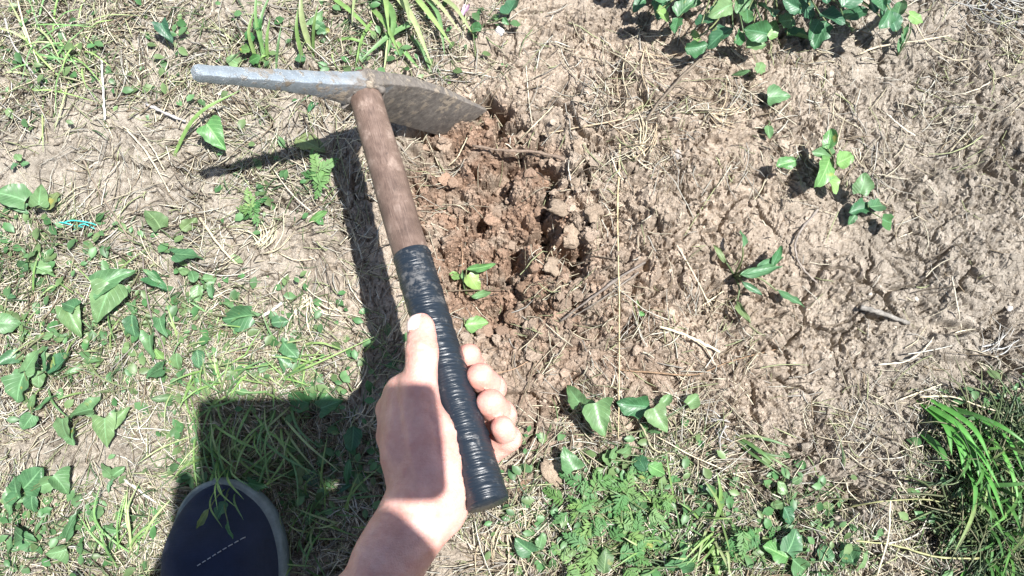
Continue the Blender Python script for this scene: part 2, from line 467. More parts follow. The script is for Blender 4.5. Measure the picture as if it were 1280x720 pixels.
# tiny leaves of seedlings
def leaflets(n, dens, smin, smax, palette):
    pp = sample(dens, n); x, y = px_world(pp)
    s = rng.uniform(smin, smax, n); a = rng.uniform(0, 6.283, n); z = gh(x, y) + rng.uniform(.001, .013, n)
    prof = [(0, 0), (.3, .26), (.65, .28), (1, 0)]
    V = []; tilt = rng.normal(0, .35, n); roll = rng.normal(0, .3, n)
    for (l, w) in prof:
        for sd in (-1, 0, 1):
            lx = l * s; ly = sd * w * s
            V.append(np.stack([x + np.cos(a) * lx - np.sin(a) * ly, y + np.sin(a) * lx + np.cos(a) * ly, z + tilt * lx + roll * ly + np.abs(ly) * .35 - .3 * l * l * s], -1))
    V = np.stack(V, 1)
    b = np.arange(n)[:, None] * 12
    q = []
    for i in range(3):
        for j in range(2):
            q.append(np.concatenate([b + i * 3 + j, b + i * 3 + j + 1, b + i * 3 + j + 4, b + i * 3 + j + 3], 1))
    c = palette[rng.integers(0, len(palette), n)] * rng.uniform(.75, 1.25, (n, 1))
    return V.reshape(-1, 3), np.concatenate(q), np.repeat(c[:, None], 12, 1).reshape(-1, 3)
v, f, c = leaflets(2600, green_density, .005, .014, np.array([[.07, .17, .06], [.10, .2, .08], [.13, .2, .08]]))
tag(mobj('tiny_ground_cover', npmesh('tiny_ground_cover', v, f, M_GRASS, c)), 'tiny green seedling leaves between the grass stalks', 'ground cover', kind='stuff')

# ------------------------------------------------------------------ soil crumbs and clods
def ico(sub):
    bm = bmesh.new(); bmesh.ops.create_icosphere(bm, subdivisions=sub, radius=1)
    V = np.array([v.co[:] for v in bm.verts]); F = np.array([[v.index for v in f.verts] for f in bm.faces]); bm.free()
    return V, F
def lumpy(sub, seed, amp=.35):
    V, F = ico(sub); r = np.random.default_rng(seed)
    d = np.zeros(len(V))
    for k in range(9):
        w = r.normal(size=3) * (1.2 + .9 * k); d += np.sin(V @ w + r.uniform(0, 6)) / (1.0 + .75 * k)
    V = V * (1 + amp * d[:, None] * .6)
    if sub >= 2:
        V = V * (1 + .22 * fbm(V[:, 0] * 2.2 + seed, V[:, 1] * 2.2 + V[:, 2] * 2.7, 800 + seed, 4))[:, None]
    for k in range(5):                                   # flat broken faces
        nn = r.normal(size=3); nn /= np.linalg.norm(nn); h = r.uniform(.45, .8)
        e = V @ nn - h; V = V - np.where(e > 0, e, 0)[:, None] * nn
    return V * np.array([1, r.uniform(.7, 1), r.uniform(.55, .85)]), F
def crumbs(n, dens, smin, smax, sub, pw=2.2):
    pp = sample(dens, n); x, y = px_world(pp)
    s = smin + (smax - smin) * rng.random(n) ** pw
    tem = [lumpy(sub, k) for k in range(7)]
    VV, FF, CC, o = [], [], [], 0
    w = rng.integers(0, 7, n)
    for k in range(7):
        i = np.where(w == k)[0]; tv, tf = tem[k]; m = len(i)
        a = rng.uniform(0, 6.283, m); ca, sa = np.cos(a)[:, None], np.sin(a)[:, None]
        X = (tv[None, :, 0] * ca - tv[None, :, 1] * sa) * s[i, None] + x[i, None]
        Y = (tv[None, :, 0] * sa + tv[None, :, 1] * ca) * s[i, None] + y[i, None]
        Z = tv[None, :, 2] * s[i, None] + (gh(x[i], y[i]) + .35 * s[i])[:, None]
        VV.append(np.stack([X, Y, Z], -1).reshape(-1, 3))
        FF.append((tf[None] + (np.arange(m) * len(tv))[:, None, None] + o).reshape(-1, 3)); o += m * len(tv)
        CC.append(np.repeat(i, len(tv)))
    V, F, I = np.concatenate(VV), np.concatenate(FF), np.concatenate(CC)
    _, a, b, p, mo, sp, ri, ci, _ = ground_height(x, y)
    c = soil_colour(x, y, a, b, p, mo, sp, ri, ci) * rng.uniform(.8, 1.25, (n, 1))
    return V, F, c[I]
def crumb_density(px, py):
    jx = px + 40 * perlin(px / 60, py / 60, 300); jy = py + 40 * perlin(px / 60, py / 60, 301)
    d = .95 * blob(jx, jy, 640, 290, 140, 190, -10, .4)
    d = np.maximum(d, .8 * blob(jx, jy, 770, 270, 120, 150, 0, .6))
    d = np.maximum(d, .7 * blob(jx, jy, 690, 470, 120, 150, 20, .6))
    d = np.maximum(d, .14 * sstep(700, 900, px)); d = np.maximum(d, .5 * blob(jx, jy, 1110, 640, 200, 120, 0, .6))
    return np.clip(d + .06, 0, 1)
v, f, c = join([crumbs(6500, crumb_density, .0007, .0026, 1), crumbs(13000, lambda a, b: .12 + .5 * sstep(560, 760, a), .0005, .0019, 1, 2.0), crumbs(700, crumb_density, .002, .006, 2, 2.4), crumbs(70, lambda a, b: .9 * blob(a, b, 650, 290, 110, 170, -10, .4), .003, .008, 3, 1.8), crumbs(3500, lambda a, b: .9 * blob(a, b, 620, 280, 110, 150, -10, .4), .0005, .0022, 1, 2.0)])
tag(mobj('soil_crumbs', npmesh('soil_crumbs', v, f, M_SOIL, c, smooth=False)), 'loose crumbs of broken clay soil around the dug hole', 'soil crumbs', kind='stuff')

clod_vf = [lumpy(3, 40 + k, .42) for k in range(6)]
def clod_mesh(k, colr):
    V, F = clod_vf[k]
    n = fbm(V[:, 0] * 3 + 5 * k, V[:, 1] * 3 + V[:, 2] * 2, 400 + k, 3)
    nn = fbm(V[:, 0] * 9 + 5 * k, V[:, 1] * 9 + V[:, 2] * 7, 420 + k, 2)
    return npmesh('soil_clod', V * (1 + .14 * n + .06 * nn)[:, None], F, M_SOIL, np.array(colr)[None] * (1 + .15 * n[:, None]))
CL_RED, CL_TAN = [clod_mesh(k, (.32, .22, .155)) for k in range(6)], [clod_mesh(k, (.44, .35, .265)) for k in range(6)]
def clod(px, py, r_mm, kind, label, group, k=None):
    k = random.randrange(6) if k is None else k
    p = G(px, py); r = r_mm / 1000
    o = mobj('soil_clod', (CL_RED if kind == 'red' else CL_TAN)[k], None, (p[0], p[1], p[2] + .3 * r))
    o.scale = (r, r * random.uniform(.85, 1.1), r * random.uniform(.8, 1.05))
    o.rotation_euler = (random.uniform(-.4, .4), random.uniform(-.4, .4), random.uniform(0, 6.28))
    return tag(o, label, 'soil clod', group)
for px, py, r, kind, label in (
        (700, 262, 14, 'tan', 'largest tan clod on the right edge of the dug hole'),
        (722, 232, 11, 'tan', 'tan clod just above the largest clod at the edge of the hole'),
        (712, 300, 12, 'tan', 'tan clod overhung by pale root threads at the edge of the hole'),
        (724, 185, 10, 'tan', 'rounded tan clod at the right end of the brown root'),
        (690, 334, 11, 'tan', 'tan clod straight below the pale root threads'),
        (742, 268, 12, 'tan', 'tan clod just right of the largest clod by the hole'),
        (652, 172, 9, 'tan', 'small tan clod sitting above the brown root'),
        (655, 360, 9, 'red', 'reddish clod right of the trampled seedling in the hole'),
        (640, 395, 9, 'red', 'reddish clod right of the bright oval toothed leaf'),
        (655, 606, 10, 'red', 'brown clod left of the large smooth tan clod by the tool butt')):
    clod(px, py, r, kind, label, 'large soil clods round the dug hole')
clod(690, 592, 17, 'tan', 'large smooth tan soil clod beside the butt end of the tool', 'large soil clods round the dug hole', 2)

# pebbles
def pebble(px, py, r_mm, colr, label, seed, flat=.6):
    V, F = lumpy(2, seed, .25); p = G(px, py); r = r_mm / 1000
    o = mobj('pebble', npmesh('pebble', V * np.array([r, r, r * flat]), F, M_PEBBLE, np.tile(colr, (len(V), 1))), None, (p[0], p[1], p[2] + .3 * r * flat))
    o.rotation_euler = (random.uniform(-.3, .3), random.uniform(-.3, .3), seed)
    tag(o, label, 'pebble')
pebble(846, 191, 6.5, (.27, .25, .23), 'smooth grey pebble right of the soil mound', 501)
pebble(625, 40, 6, (.55, .53, .52), 'white flat stone chip beside the purple petal at the top edge', 502)
pebble(275, 117, 3, (.62, .6, .58), 'tiny white pebble under the pick point', 503)
pebble(1088, 368, 3.0, (.36, .33, .28), 'small pale pebble above the grey stick on the right', 504)
pebble(1146, 374, 3.0, (.36, .33, .28), 'small pale pebble right of the grey stick', 505)
pebble(1118, 410, 3, (.38, .34, .28), 'small cream pebble below the right end of the grey stick', 506)
pebble(1262, 386, 4, (.42, .40, .38), 'whitish pebble at the right edge of the picture', 507)
pebble(1272, 210, 4, (.4, .36, .3), 'brownish pebble near the right edge under the straw bundle', 508)

# ------------------------------------------------------------------ leaves and plants
def leaf_mesh(kind, seed):
    r = np.random.default_rng(seed)
    nv, m = 13, 9
    v = np.linspace(0, 1, nv)[:, None]; t = np.linspace(-1, 1, m)[None]
    at_ = np.abs(t)
    if kind == 'arrow':
        w = .33 * (1 - v) ** .75 * (1 + .25 * np.sin(math.pi * v)) + .0
        y = v - .24 * at_ ** 1.3 * np.exp(-v / .16) + .15 * at_ ** 5 * np.exp(-v / .12) + .05 * np.exp(-v / .1) * (1 - at_)
    elif kind == 'heart':
        w = .46 * np.sin(math.pi * (.12 + .88 * v) ** .8) ** .8; y = v - .10 * at_ ** 1.5 * np.exp(-v / .12)
    elif kind == 'lance':
        w = .135 * np.sin(math.pi * v ** .85) ** .8 + .004; y = v + 0 * t
    elif kind == 'tri':
        w = .46 * (1 - v) ** .72 * (1 + .12 * np.sin(math.pi * v)) + .01; y = v - .12 * at_ * np.exp(-v / .12) + .17 * at_ ** 4 * np.exp(-v / .14)
    else:                                   # oval, toothed
        w = .34 * np.sin(math.pi * v ** .8) ** .62 + .004; y = v + 0 * t
    w = w + 0 * t
    if kind in ('oval', 'lobed'):
        amp = .16 if kind == 'lobed' else .05
        w = w * (1 + amp * np.sin(v * (26 if kind == 'oval' else 17) + seed) * at_ ** 3)
    w = w * (1 + .10 * np.sin(3 * v + seed) * np.sign(t)) * (1 + (.05 * np.sin(11 * v + 2.3 * seed + 2 * np.sign(t)) + .04 * np.sin(23 * v + seed)) * at_ ** 2)
    x = t * w + .05 * np.sin(v * 2.4 + seed) * (1 if kind != 'lance' else .8)
    fold = r.uniform(.05, .6); droop = r.uniform(.02, .6); curl = r.uniform(-.5, .6)
    z = fold * np.abs(x) * (1 - .4 * v) - droop * v ** 2 * .6 + curl * x * x * 1.5 + .06 * np.sin(7 * v + 3 * t + seed) * at_ + .035 * np.sin(15 * v + seed + 2 * t) * at_ ** 2
    V = np.stack([x + 0 * v, y + 0 * t, z], -1).reshape(-1, 3)
    uv = np.stack([t + 0 * v, v + 0 * t], -1).reshape(-1, 2)
    ii = np.arange(nv * m).reshape(nv, m)
    F = np.stack([ii[:-1, :-1], ii[:-1, 1:], ii[1:, 1:], ii[1:, :-1]], -1).reshape(-1, 4)
    return V, F, uv
_leafcache = {}
def leaf(kind, matk, parent, root, px, py, lpx, ang, zc, pitch=None, roll=None):
    if kind == 'arrow' and random.random() < .38: kind = random.choice(['tri', 'heart', 'oval', 'lance'])
    lpx = lpx * random.uniform(.82, 1.1)
    var = random.randrange(9); key = (kind, matk, var)
    if key not in _leafcache:
        V, F, uv = leaf_mesh(kind, var * 13 + len(kind)); _leafcache[key] = npmesh('leaf', V, F, M_LEAF[matk], None, uv)
    g = G(px, py); z = g[2] + zc / 100.0
    c = P(px, py, z); scale = .87 * lpx * (CAM_H - z) / CT / FPX
    pitch = R(random.uniform(-30, 28)) if pitch is None else R(pitch)
    roll = R(random.uniform(-40, 40)) if roll is None else R(roll)
    M = Matrix.Rotation(R(ang - 90), 4, 'Z') @ Matrix.Rotation(pitch, 4, 'X') @ Matrix.Rotation(roll, 4, 'Y')
    b = Vector(c) - M @ Vector((0, scale * .48, 0))
    o = mobj('leaf', _leafcache[key], parent, b - Vector(root))
    o.rotation_euler = M.to_euler(); o.scale = (scale,) * 3
    return b
def tube(pts, r0, r1, seg=6, close=True):
    pts = np.array(pts, float); n = len(pts)
    T = np.gradient(pts, axis=0); T /= np.linalg.norm(T, axis=1, keepdims=True) + 1e-9
    ref = np.array([0, 0, 1.0]) if abs(T[0, 2]) < .9 else np.array([1.0, 0, 0])
    S = np.cross(T, ref); S /= np.linalg.norm(S, axis=1, keepdims=True) + 1e-9; U = np.cross(S, T)
    rr = np.linspace(r0, r1, n) if np.isscalar(r0) else np.asarray(r0)
    a = np.arange(seg) * 2 * math.pi / seg
    V = pts[:, None] + (S[:, None] * np.cos(a)[None, :, None] + U[:, None] * np.sin(a)[None, :, None]) * rr[:, None, None]
    ii = np.arange(n * seg).reshape(n, seg); jj = np.roll(ii, -1, 1)
    F = np.stack([ii[:-1], jj[:-1], jj[1:], ii[1:]], -1).reshape(-1, 4)
    caps = [np.array([ii[0][::-1]]), np.array([ii[-1]])] if close else []
    return V.reshape(-1, 3), [F] + caps
def spline(pts, n):
    pts = np.array(pts, float); k = len(pts)
    if k == 2: return pts[0] + (pts[1] - pts[0]) * np.linspace(0, 1, n)[:, None]
    e = np.concatenate([[2 * pts[0] - pts[1]], pts, [2 * pts[-1] - pts[-2]]])
    out = []
    for t in np.linspace(0, k - 1 - 1e-6, n):
        i = int(t); u = t - i; a, b, c, d = e[i:i + 4]
        out.append(.5 * (2 * b + (c - a) * u + (2 * a - 5 * b + 4 * c - d) * u * u + (3 * b - a - 3 * c + d) * u ** 3))
    return np.array(out)
def stem(parent, root, a, b, r=.0008, arch=.3):
    a, b = np.array(a, float), np.array(b, float)
    m = (a + b) / 2; m[2] = max(a[2], b[2]) * .6 + min(a[2], b[2]) * .4 + arch * np.linalg.norm(b - a) * .3
    m[:2] += np.array([b[1] - a[1], a[0] - b[0]]) * random.uniform(-.15, .15)
    V, F = tube(spline([a, m, b], 9) - np.array(root), r, r * .65, 5)
    mobj('stem', npmesh('stem', V, F, M_STEM, None, np.tile([.9, .4], (len(V), 1))), parent)
def plant(name, cat, label, rx, ry, leaves, matk='arrow', group=None, stems=True, rstem=.0008):
    root = G(rx, ry); root[2] -= .001
    e = empty(name, root); tag(e, label, cat, group)
    for lf in leaves:
        px, py, ln, ang, kind, zc = lf[:6]; mk = lf[6] if len(lf) > 6 and lf[6] else matk
        b = leaf(kind, mk, e, root, px, py, ln, ang, zc, *(lf[7:9] if len(lf) > 8 else ()))
        if stems: stem(e, root, root, b, rstem)
    return e
W = 'weed'
A = 'arrow'
plant('bindweed', W, 'lone dark arrow shaped leaf above the pick point', 212, 62, [(207, 40, 42, -70, A, 2.2, 'dark')])
plant('bindweed', W, 'single triangular leaf with a yellow corner just below the pick point', 262, 150, [(268, 170, 50, -50, 'tri', 2.6, 'light', -5, 5)])
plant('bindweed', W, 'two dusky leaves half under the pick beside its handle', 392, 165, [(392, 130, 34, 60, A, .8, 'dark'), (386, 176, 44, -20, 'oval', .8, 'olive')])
plant('bindweed', W, 'small leaf below the feathery plant left of the handle shadow', 404, 258, [(398, 271, 34, -150, A, 1.2, 'light'), (412, 252, 18, 60, 'oval', 1.)])
plant('bindweed', W, 'broad pale leaves at the left edge above the teal thread', 36, 262, [(12, 245, 48, 160, 'heart', 2.0), (50, 243, 40, 100, A, 2.2), (62, 250, 34, 70, 'oval', 1.6, 'olive'), (22, 260, 28, 190, A, 1.2)])
plant('weed_seedling', W, 'three lobed seedling under the teal thread at far left', 40, 330, [(38, 318, 30, 100, 'lobed', 1.6), (28, 332, 30, 200, 'lobed', 1.5), (50, 333, 30, -20, 'lobed', 1.5)])
plant('bindweed', W, 'pair of large light green arrow leaves left of the bare soil patches', 150, 370, [(141, 347, 50, 20, A, 3.6, 'arrow', 5, 5), (128, 377, 56, -105, A, 3.4, 'arrow', 0, -10), (166, 384, 22, -60, A, 1.2)])
plant('bindweed', W, 'arching folded leaves just left of the large arrow pair', 72, 412, [(84, 380, 40, 150, A, 2.6), (93, 402, 50, -60, A, 2.8), (58, 420, 22, 200, 'oval', 1.0), (70, 415, 34, -30, 'lance', 1.4)])
plant('bindweed', W, 'olive faded leaves on the edge of the bare patch at left', 215, 300, [(192, 273, 36, 120, 'heart', 1.2, 'olive'), (236, 280, 30, 40, 'oval', 1.2, 'olive')])
plant('bindweed', W, 'cupped leaf pair above the bare soil spot right of the arrow leaves', 222, 325, [(236, 316, 40, 10, A, 1.8), (206, 312, 26, 160, A, 1.4, 'olive')])
plant('bindweed', W, 'narrow leaf casting a long shadow over the small bare spot', 178, 335, [(190, 345, 40, -35, 'lance', 2.4, 'lance', 0, 10), (196, 352, 34, -40, A, 2.0, 'dark')])
plant('weed_seedling', W, 'star shaped seedling with drooping leaves right of the small bare spot', 247, 348, [(240, 345, 26, 110, 'oval', 1.6), (262, 348, 24, 20, 'oval', 1.5), (247, 366, 26, -95, 'oval', 1.6), (264, 364, 24, -80, 'oval', 1.5), (230, 338, 20, 160, 'oval', 1.5)])
plant('bindweed', W, 'two hanging arrow leaves below the large arrow pair', 180, 395, [(166, 408, 40, -95, A, 2.0), (202, 407, 38, -70, A, 2.2), (186, 434, 36, -100, A, 2.0, 'arrow', -10, 20), (199, 443, 24, -60, 'oval', .9, 'light')])
plant('bindweed', W, 'flat leaves around the pale cut straw left of the handle shadow', 318, 402, [(296, 398, 50, 190, A, 1.5), (308, 392, 34, 10, A, 1.8), (350, 403, 30, 10, A, 1.3), (284, 380, 30, 140, 'lance', 1.2)])
plant('bindweed', W, 'upright leaf pair in the grass beside the handle shadow', 355, 450, [(362, 436, 34, -50, A, 1.8), (352, 452, 24, 120, A, 1.4)])
plant('bindweed', W, 'three faded leaves in the thatch straight above the shoe shadow', 232, 450, [(222, 452, 28, -90, 'oval', 1.6), (247, 448, 30, -80, 'oval', 1.4), (280, 425, 30, -110, 'oval', .8, 'olive')])
plant('bindweed', W, 'cut leaves at the left edge level with the thumb', 6, 415, [(8, 403, 38, 10, 'heart', 1.8), (6, 450, 36, 200, A, 1.4), (14, 372, 16, 0, 'oval', 1.)])
plant('bindweed', W, 'cluster of wavy upright leaves near the left edge below the arching leaves', 44, 490, [(38, 448, 50, 70, A, 3.2), (54, 450, 44, 80, 'lance', 3.4, 'arrow'), (48, 474, 30, -80, 'oval', 2.4), (26, 482, 46, 250, 'lobed', 2.6), (40, 505, 34, -120, 'lance', 2.0, 'arrow'), (52, 503, 40, 60, 'lance', 2.2, 'arrow'), (34, 528, 30, 240, A, 1.8), (24, 448, 24, 180, A, 1.6)])
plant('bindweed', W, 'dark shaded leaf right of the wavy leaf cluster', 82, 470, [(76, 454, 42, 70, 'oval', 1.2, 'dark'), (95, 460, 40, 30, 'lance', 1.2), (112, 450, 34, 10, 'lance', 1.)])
plant('bindweed', W, 'leaves hanging over the top edge of the bare patch at lower left', 102, 520, [(98, 513, 42, 180, A, 2.0), (112, 517, 24, -60, A, 1.6), (80, 540, 36, -90, A, 2.2), (90, 545, 30, -75, 'oval', 1.8)])
plant('bindweed', W, 'forked upright leaf pair at the right of the lower left bare patch', 140, 535, [(133, 540, 44, -95, A, 2.4), (150, 518, 30, 40, A, 2.2), (142, 520, 24, 90, 'oval', 1.8)])
plant('bindweed', W, 'angular leaf and long flat leaf left of the phone shadow', 196, 480, [(192, 466, 44, -160, A, 1.8), (206, 496, 46, 5, 'lance', 1.4, 'olive'), (225, 470, 24, 80, 'oval', 1.)])
plant('weed', W, 'leafy clump with curled leaves at the left edge left of the shoe', 30, 615, [(18, 610, 40, 130, 'heart', 1.8), (40, 598, 40, 40, A, 2.), (62, 604, 30, 10, A, 2.2), (76, 606, 32, -50, A, 2.0), (12, 630, 36, 250, A, 1.8), (40, 630, 30, -100, 'oval', 1.4)], 'arrow')
plant('bindweed', W, 'upright arrow leaf with a dark shadow left of the shoe tip', 92, 672, [(86, 656, 38, 80, A, 2.2), (70, 690, 26, 200, A, 1.)])
plant('weed_seedling', W, 'small seedling on the bare soil patch above the shoe', 140, 600, [(134, 592, 26, 150, 'oval', 1.0), (148, 590, 22, 40, 'oval', 1.0), (138, 606, 24, -110, 'lance', 1.0)])
plant('weed', W, 'low leaves at the lower left corner', 30, 665, [(20, 668, 40, 160, 'heart', 1.4), (36, 678, 36, -60, 'oval', 1.2), (10, 690, 34, 230, A, 1.2), (46, 660, 26, 60, A, 1.3)])
plant('weed_seedling', W, 'arrow leaves between the lower left corner and the shoe', 128, 660, [(120, 640, 26, 110, A, 1.2), (140, 662, 24, -20, A, 1.0)])
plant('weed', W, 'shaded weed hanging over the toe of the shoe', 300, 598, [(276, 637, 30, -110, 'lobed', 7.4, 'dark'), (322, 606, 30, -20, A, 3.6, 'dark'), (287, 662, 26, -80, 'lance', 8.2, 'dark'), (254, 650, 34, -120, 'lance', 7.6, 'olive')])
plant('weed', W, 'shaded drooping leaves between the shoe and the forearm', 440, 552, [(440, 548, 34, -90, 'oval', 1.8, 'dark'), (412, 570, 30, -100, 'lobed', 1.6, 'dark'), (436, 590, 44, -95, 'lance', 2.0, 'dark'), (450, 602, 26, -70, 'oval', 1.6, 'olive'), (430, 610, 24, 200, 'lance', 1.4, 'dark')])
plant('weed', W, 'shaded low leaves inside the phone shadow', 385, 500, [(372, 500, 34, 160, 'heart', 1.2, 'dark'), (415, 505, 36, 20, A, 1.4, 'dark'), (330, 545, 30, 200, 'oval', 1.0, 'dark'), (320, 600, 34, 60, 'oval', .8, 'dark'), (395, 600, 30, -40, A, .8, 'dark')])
plant('weed_seedling', W, 'bright oval toothed leaf beside the thumb on dug soil', 578, 396, [(595, 404, 36, 5, 'oval', 1.4, 'light', 0, 0)])
plant('weed_seedling', W, 'trampled seedling with splayed leaves lying in the dug hole', 583, 368, [(578, 346, 26, 100, 'lance', 1.4, 'arrow'), (600, 333, 42, 5, 'lance', 1.6, 'light'), (594, 353, 34, -50, 'tri', 1.5, 'light'), (603, 366, 40, 20, 'lance', 1.6, 'arrow'), (570, 345, 22, 160, 'oval', 1.2, 'light')])
plant('bindweed', W, 'big triangular leaf on a stalk just right of the fingertips', 765, 545, [(750, 524, 48, -70, 'tri', 3.0, 'arrow', 0, 0), (716, 492, 36, 130, A, 2.2), (733, 504, 26, 90, 'oval', 1.8)])
plant('bindweed', W, 'ragged leaf pair right of the long vertical straw', 812, 540, [(795, 508, 44, 175, 'lobed', 2.0, 'dark'), (826, 524, 44, -60, 'tri', 2.8, 'arrow', 5, 0), (818, 540, 28, 190, A, 1.6), (832, 500, 20, 50, A, 1.6), (866, 499, 26, 40, 'heart', 1.5)])
plant('bindweed', W, 'tent shaped leaf beside the large tan clod', 714, 590, [(712, 573, 40, 110, 'tri', 3.2, 'arrow', 10, 10)])
plant('weed', W, 'two oval leaves on a long stalk below the vertical straw', 840, 592, [(800, 579, 32, 120, 'oval', 2.2, 'dark'), (822, 586, 36, -25, 'oval', 2.4, 'light'), (768, 566, 26, 60, A, 1.6), (762, 574, 22, -60, A, 1.4), (783, 562, 24, 40, A, 1.4)])
plant('weed_seedling', W, 'round pale leaf pair at the bottom right of the tool butt', 664, 698, [(655, 684, 34, 140, 'heart', 1.6), (676, 677, 28, 80, 'oval', 1.2)])
plant('weed', W, 'broad leaves at the bottom edge under the feathery mass', 760, 715, [(757, 702, 34, 90, 'oval', 1.6, 'olive'), (842, 708, 30, 180, 'oval', 1.6), (858, 704, 30, 20, 'heart', 1.6), (895, 700, 38, 100, 'oval', 2.0, 'light')])
plant('weed', W, 'leafy stalk standing on bare soil at the bottom right centre', 985, 640, [(978, 610, 22, 120, 'oval', 1.8), (990, 622, 24, 40, 'lance', 1.6), (984, 644, 32, -60, 'oval', 1.4, 'dark'), (996, 600, 20, 30, 'oval', 2.0, 'olive'), (972, 630, 18, 200, 'oval', 1.3)], 'arrow')
plant('weed', W, 'mixed low leaves at the bottom edge right of centre', 985, 690, [(990, 676, 34, 60, 'heart', 1.6, 'arrow'), (970, 690, 40, 160, 'oval', 1.4, 'light'), (960, 678, 26, 130, 'oval', 1.2, 'olive'), (1030, 690, 28, 90, 'heart', 1.0, 'arrow'), (1000, 706, 36, -30, A, 1.2)])
plant('weed', W, 'pale upright leaves at the bottom edge beside the thin stalks', 1068, 705, [(1064, 690, 40, 95, 'oval', 1.6, 'arrow'), (1078, 702, 30, 60, 'lance', 1.5)])
# narrow leaved plant on the right
plant('narrow_leaved_weed', W, 'weed with long narrow leaves standing alone right of the hole', 918, 345, [(930, 297, 40, 75, 'lance', 3.8), (950, 338, 60, 15, 'lance', 3.0), (963, 326, 52, 30, 'lance', 3.4), (972, 320, 44, 65, 'lance', 3.2, 'dark'), (988, 370, 46, -30, 'lance', 2.6), (927, 388, 46, -80, 'lance', 1.6, 'olive'), (940, 360, 40, -40, 'lance', 1.6), (900, 318, 30, 130, 'lance', 2.2, 'olive')], 'lance', rstem=.0012)
plant('broad_leaved_weed', W, 'weed with large overlapping yellow green leaves at upper right', 1040, 215, [(1037, 174, 36, 85, 'oval', 3.6, 'light'), (1057, 200, 46, 30, 'oval', 4.0, 'light'), (1028, 194, 36, 165, 'heart', 3.0, 'arrow'), (1036, 212, 50, -110, 'oval', 4.2, 'light'), (1040, 228, 30, -60, 'heart', 3.4, 'light')], 'light', rstem=.0012)
plant('broad_leaved_weed', W, 'single veined leaf left of the large yellow green weed', 998, 196, [(983, 204, 36, 200, 'oval', 2.8, 'light', 0, 0)], 'light')
plant('broad_leaved_weed', W, 'small dark weed with round leaf below the large yellow green weed', 1076, 255, [(1078, 229, 30, 80, 'heart', 2.8), (1076, 262, 34, 190, 'lobed', 1.6, 'dark'), (1096, 256, 34, 20, 'oval', 1.6), (1110, 276, 30, -10, 'heart', 1.8, 'dark'), (1066, 274, 18, 240, 'oval', 1.0)])
plant('bindweed', W, 'flat triangular leaf between the bush and the right weeds', 966, 118, [(974, 121, 42, 0, 'tri', 1.8, 'arrow', 0, 0)])
plant('bindweed', W, 'ragged small leaf and thin leaf just under the bush', 936, 95, [(951, 84, 28, 60, 'lobed', 2.0), (926, 91, 34, 178, 'lance', 1.6)])
plant('bindweed', W, 'tiny leaf on bare soil below the flat triangular leaf', 960, 150, [(961, 165, 24, -85, 'oval', 1.0)])
plant('weed', W, 'thin upright stalk with small leaves at the top right', 1122, 70, [(1124, 8, 34, 80, 'tri', 3.0, 'arrow'), (1146, 22, 24, -20, 'heart', 2.2, 'light'), (1128, 52, 36, -110, 'lance', 2.0, 'arrow'), (1131, 40, 30, 70, 'lance', 2.2, 'arrow')])
plant('bindweed', W, 'dark oval leaf beside the purple petal at the top edge', 606, 30, [(592, 36, 34, 160, 'oval', 1.6, 'dark'), (640, 8, 34, 70, 'heart', 2.0, 'dark'), (632, 26, 16, -60, 'oval', 1.2, 'dark')])
plant('weed_seedling', W, 'faint green sprout on the mound right of the hole', 797, 384, [(797, 380, 14, 100, 'lobed', .8, 'light'), (802, 392, 12, -40, 'lobed', .7, 'light')])
plant('weed', W, 'small leaves behind the pick between grass tufts', 398, 40, [(396, 22, 30, 60, A, 1.8), (402, 34, 28, -20, 'lobed', 1.6), (376, 72, 24, 90, 'oval', 1.2)])
plant('weed', W, 'small bright sprig standing behind the pick point', 318, 60, [(312, 45, 24, 100, 'lobed', 2.4, 'fern'), (322, 30, 22, 60, 'lobed', 2.6, 'fern'), (306, 62, 22, 160, 'lobed', 2., 'fern'), (330, 70, 26, 50, 'lance', 1.8, 'light'), (290, 76, 26, 150, 'heart', 1.2, 'arrow'), (318, 74, 20, 200, 'lobed', 1.6, 'fern')])
plant('weed_seedling', W, 'blue green sprig among dry grass at the left edge', 25, 200, [(22, 196, 18, 120, 'lobed', 1.2), (30, 204, 14, 10, 'lobed', 1.0), (18, 208, 14, 220, 'lobed', .9)])

# feathery plants: many small pinnate leaflets, one part per frond
def frond(parent, root, px, py, lpx, ang, zc, seed):
    r = np.random.default_rng(seed); V, F, uv, o = [], [], [], 0
    n = 7
    for i in range(n):
        t = .2 + .8 * i / (n - 1)
        for sd in ((-1, 1) if i < n - 1 else (0,)):
            for sub in range(2):
                a = sd * (1.0 - .25 * t) + r.normal(0, .2) + (sub - .5) * .5; ln = .30 * (1.15 - t) + .12; w = .034 + .02 * r.random()
                bx, by = 0, t - .1 + .05 * sub; dx, dy = math.sin(a), math.cos(a); zz = r.normal(0, .03)
                for l, ww in ((0, .1), (.35, 1), (.7, .9), (1, .05)):
                    for q in (-1, 1):
                        V.append((bx + dx * l * ln + dy * q * w * ww, by + dy * l * ln - dx * q * w * ww, zz + .15 * l * ln + .1 * math.sin(5 * t) - .08 * l))
                        uv.append((q * .8, l))
                for k in range(3): F.append((o + 2 * k, o + 2 * k + 1, o + 2 * k + 3, o + 2 * k + 2))
                o += 8
    g = G(px, py); z = g[2] + zc / 100; c = P(px, py, z); s = lpx * (CAM_H - z) / CT / FPX
    M = Matrix.Rotation(R(ang - 90), 4, 'Z') @ Matrix.Rotation(R(r.uniform(-15, 20)), 4, 'X') @ Matrix.Rotation(R(r.uniform(-25, 25)), 4, 'Y')
    b = Vector(c) - M @ Vector((0, s * .5, 0))
    ob = mobj('frond', npmesh('frond', V, np.array(F), M_LEAF['fern'], None, uv), parent, b - Vector(root)); ob.rotation_euler = M.to_euler(); ob.scale = (s,) * 3
    stem(parent, root, root, b, .0006)
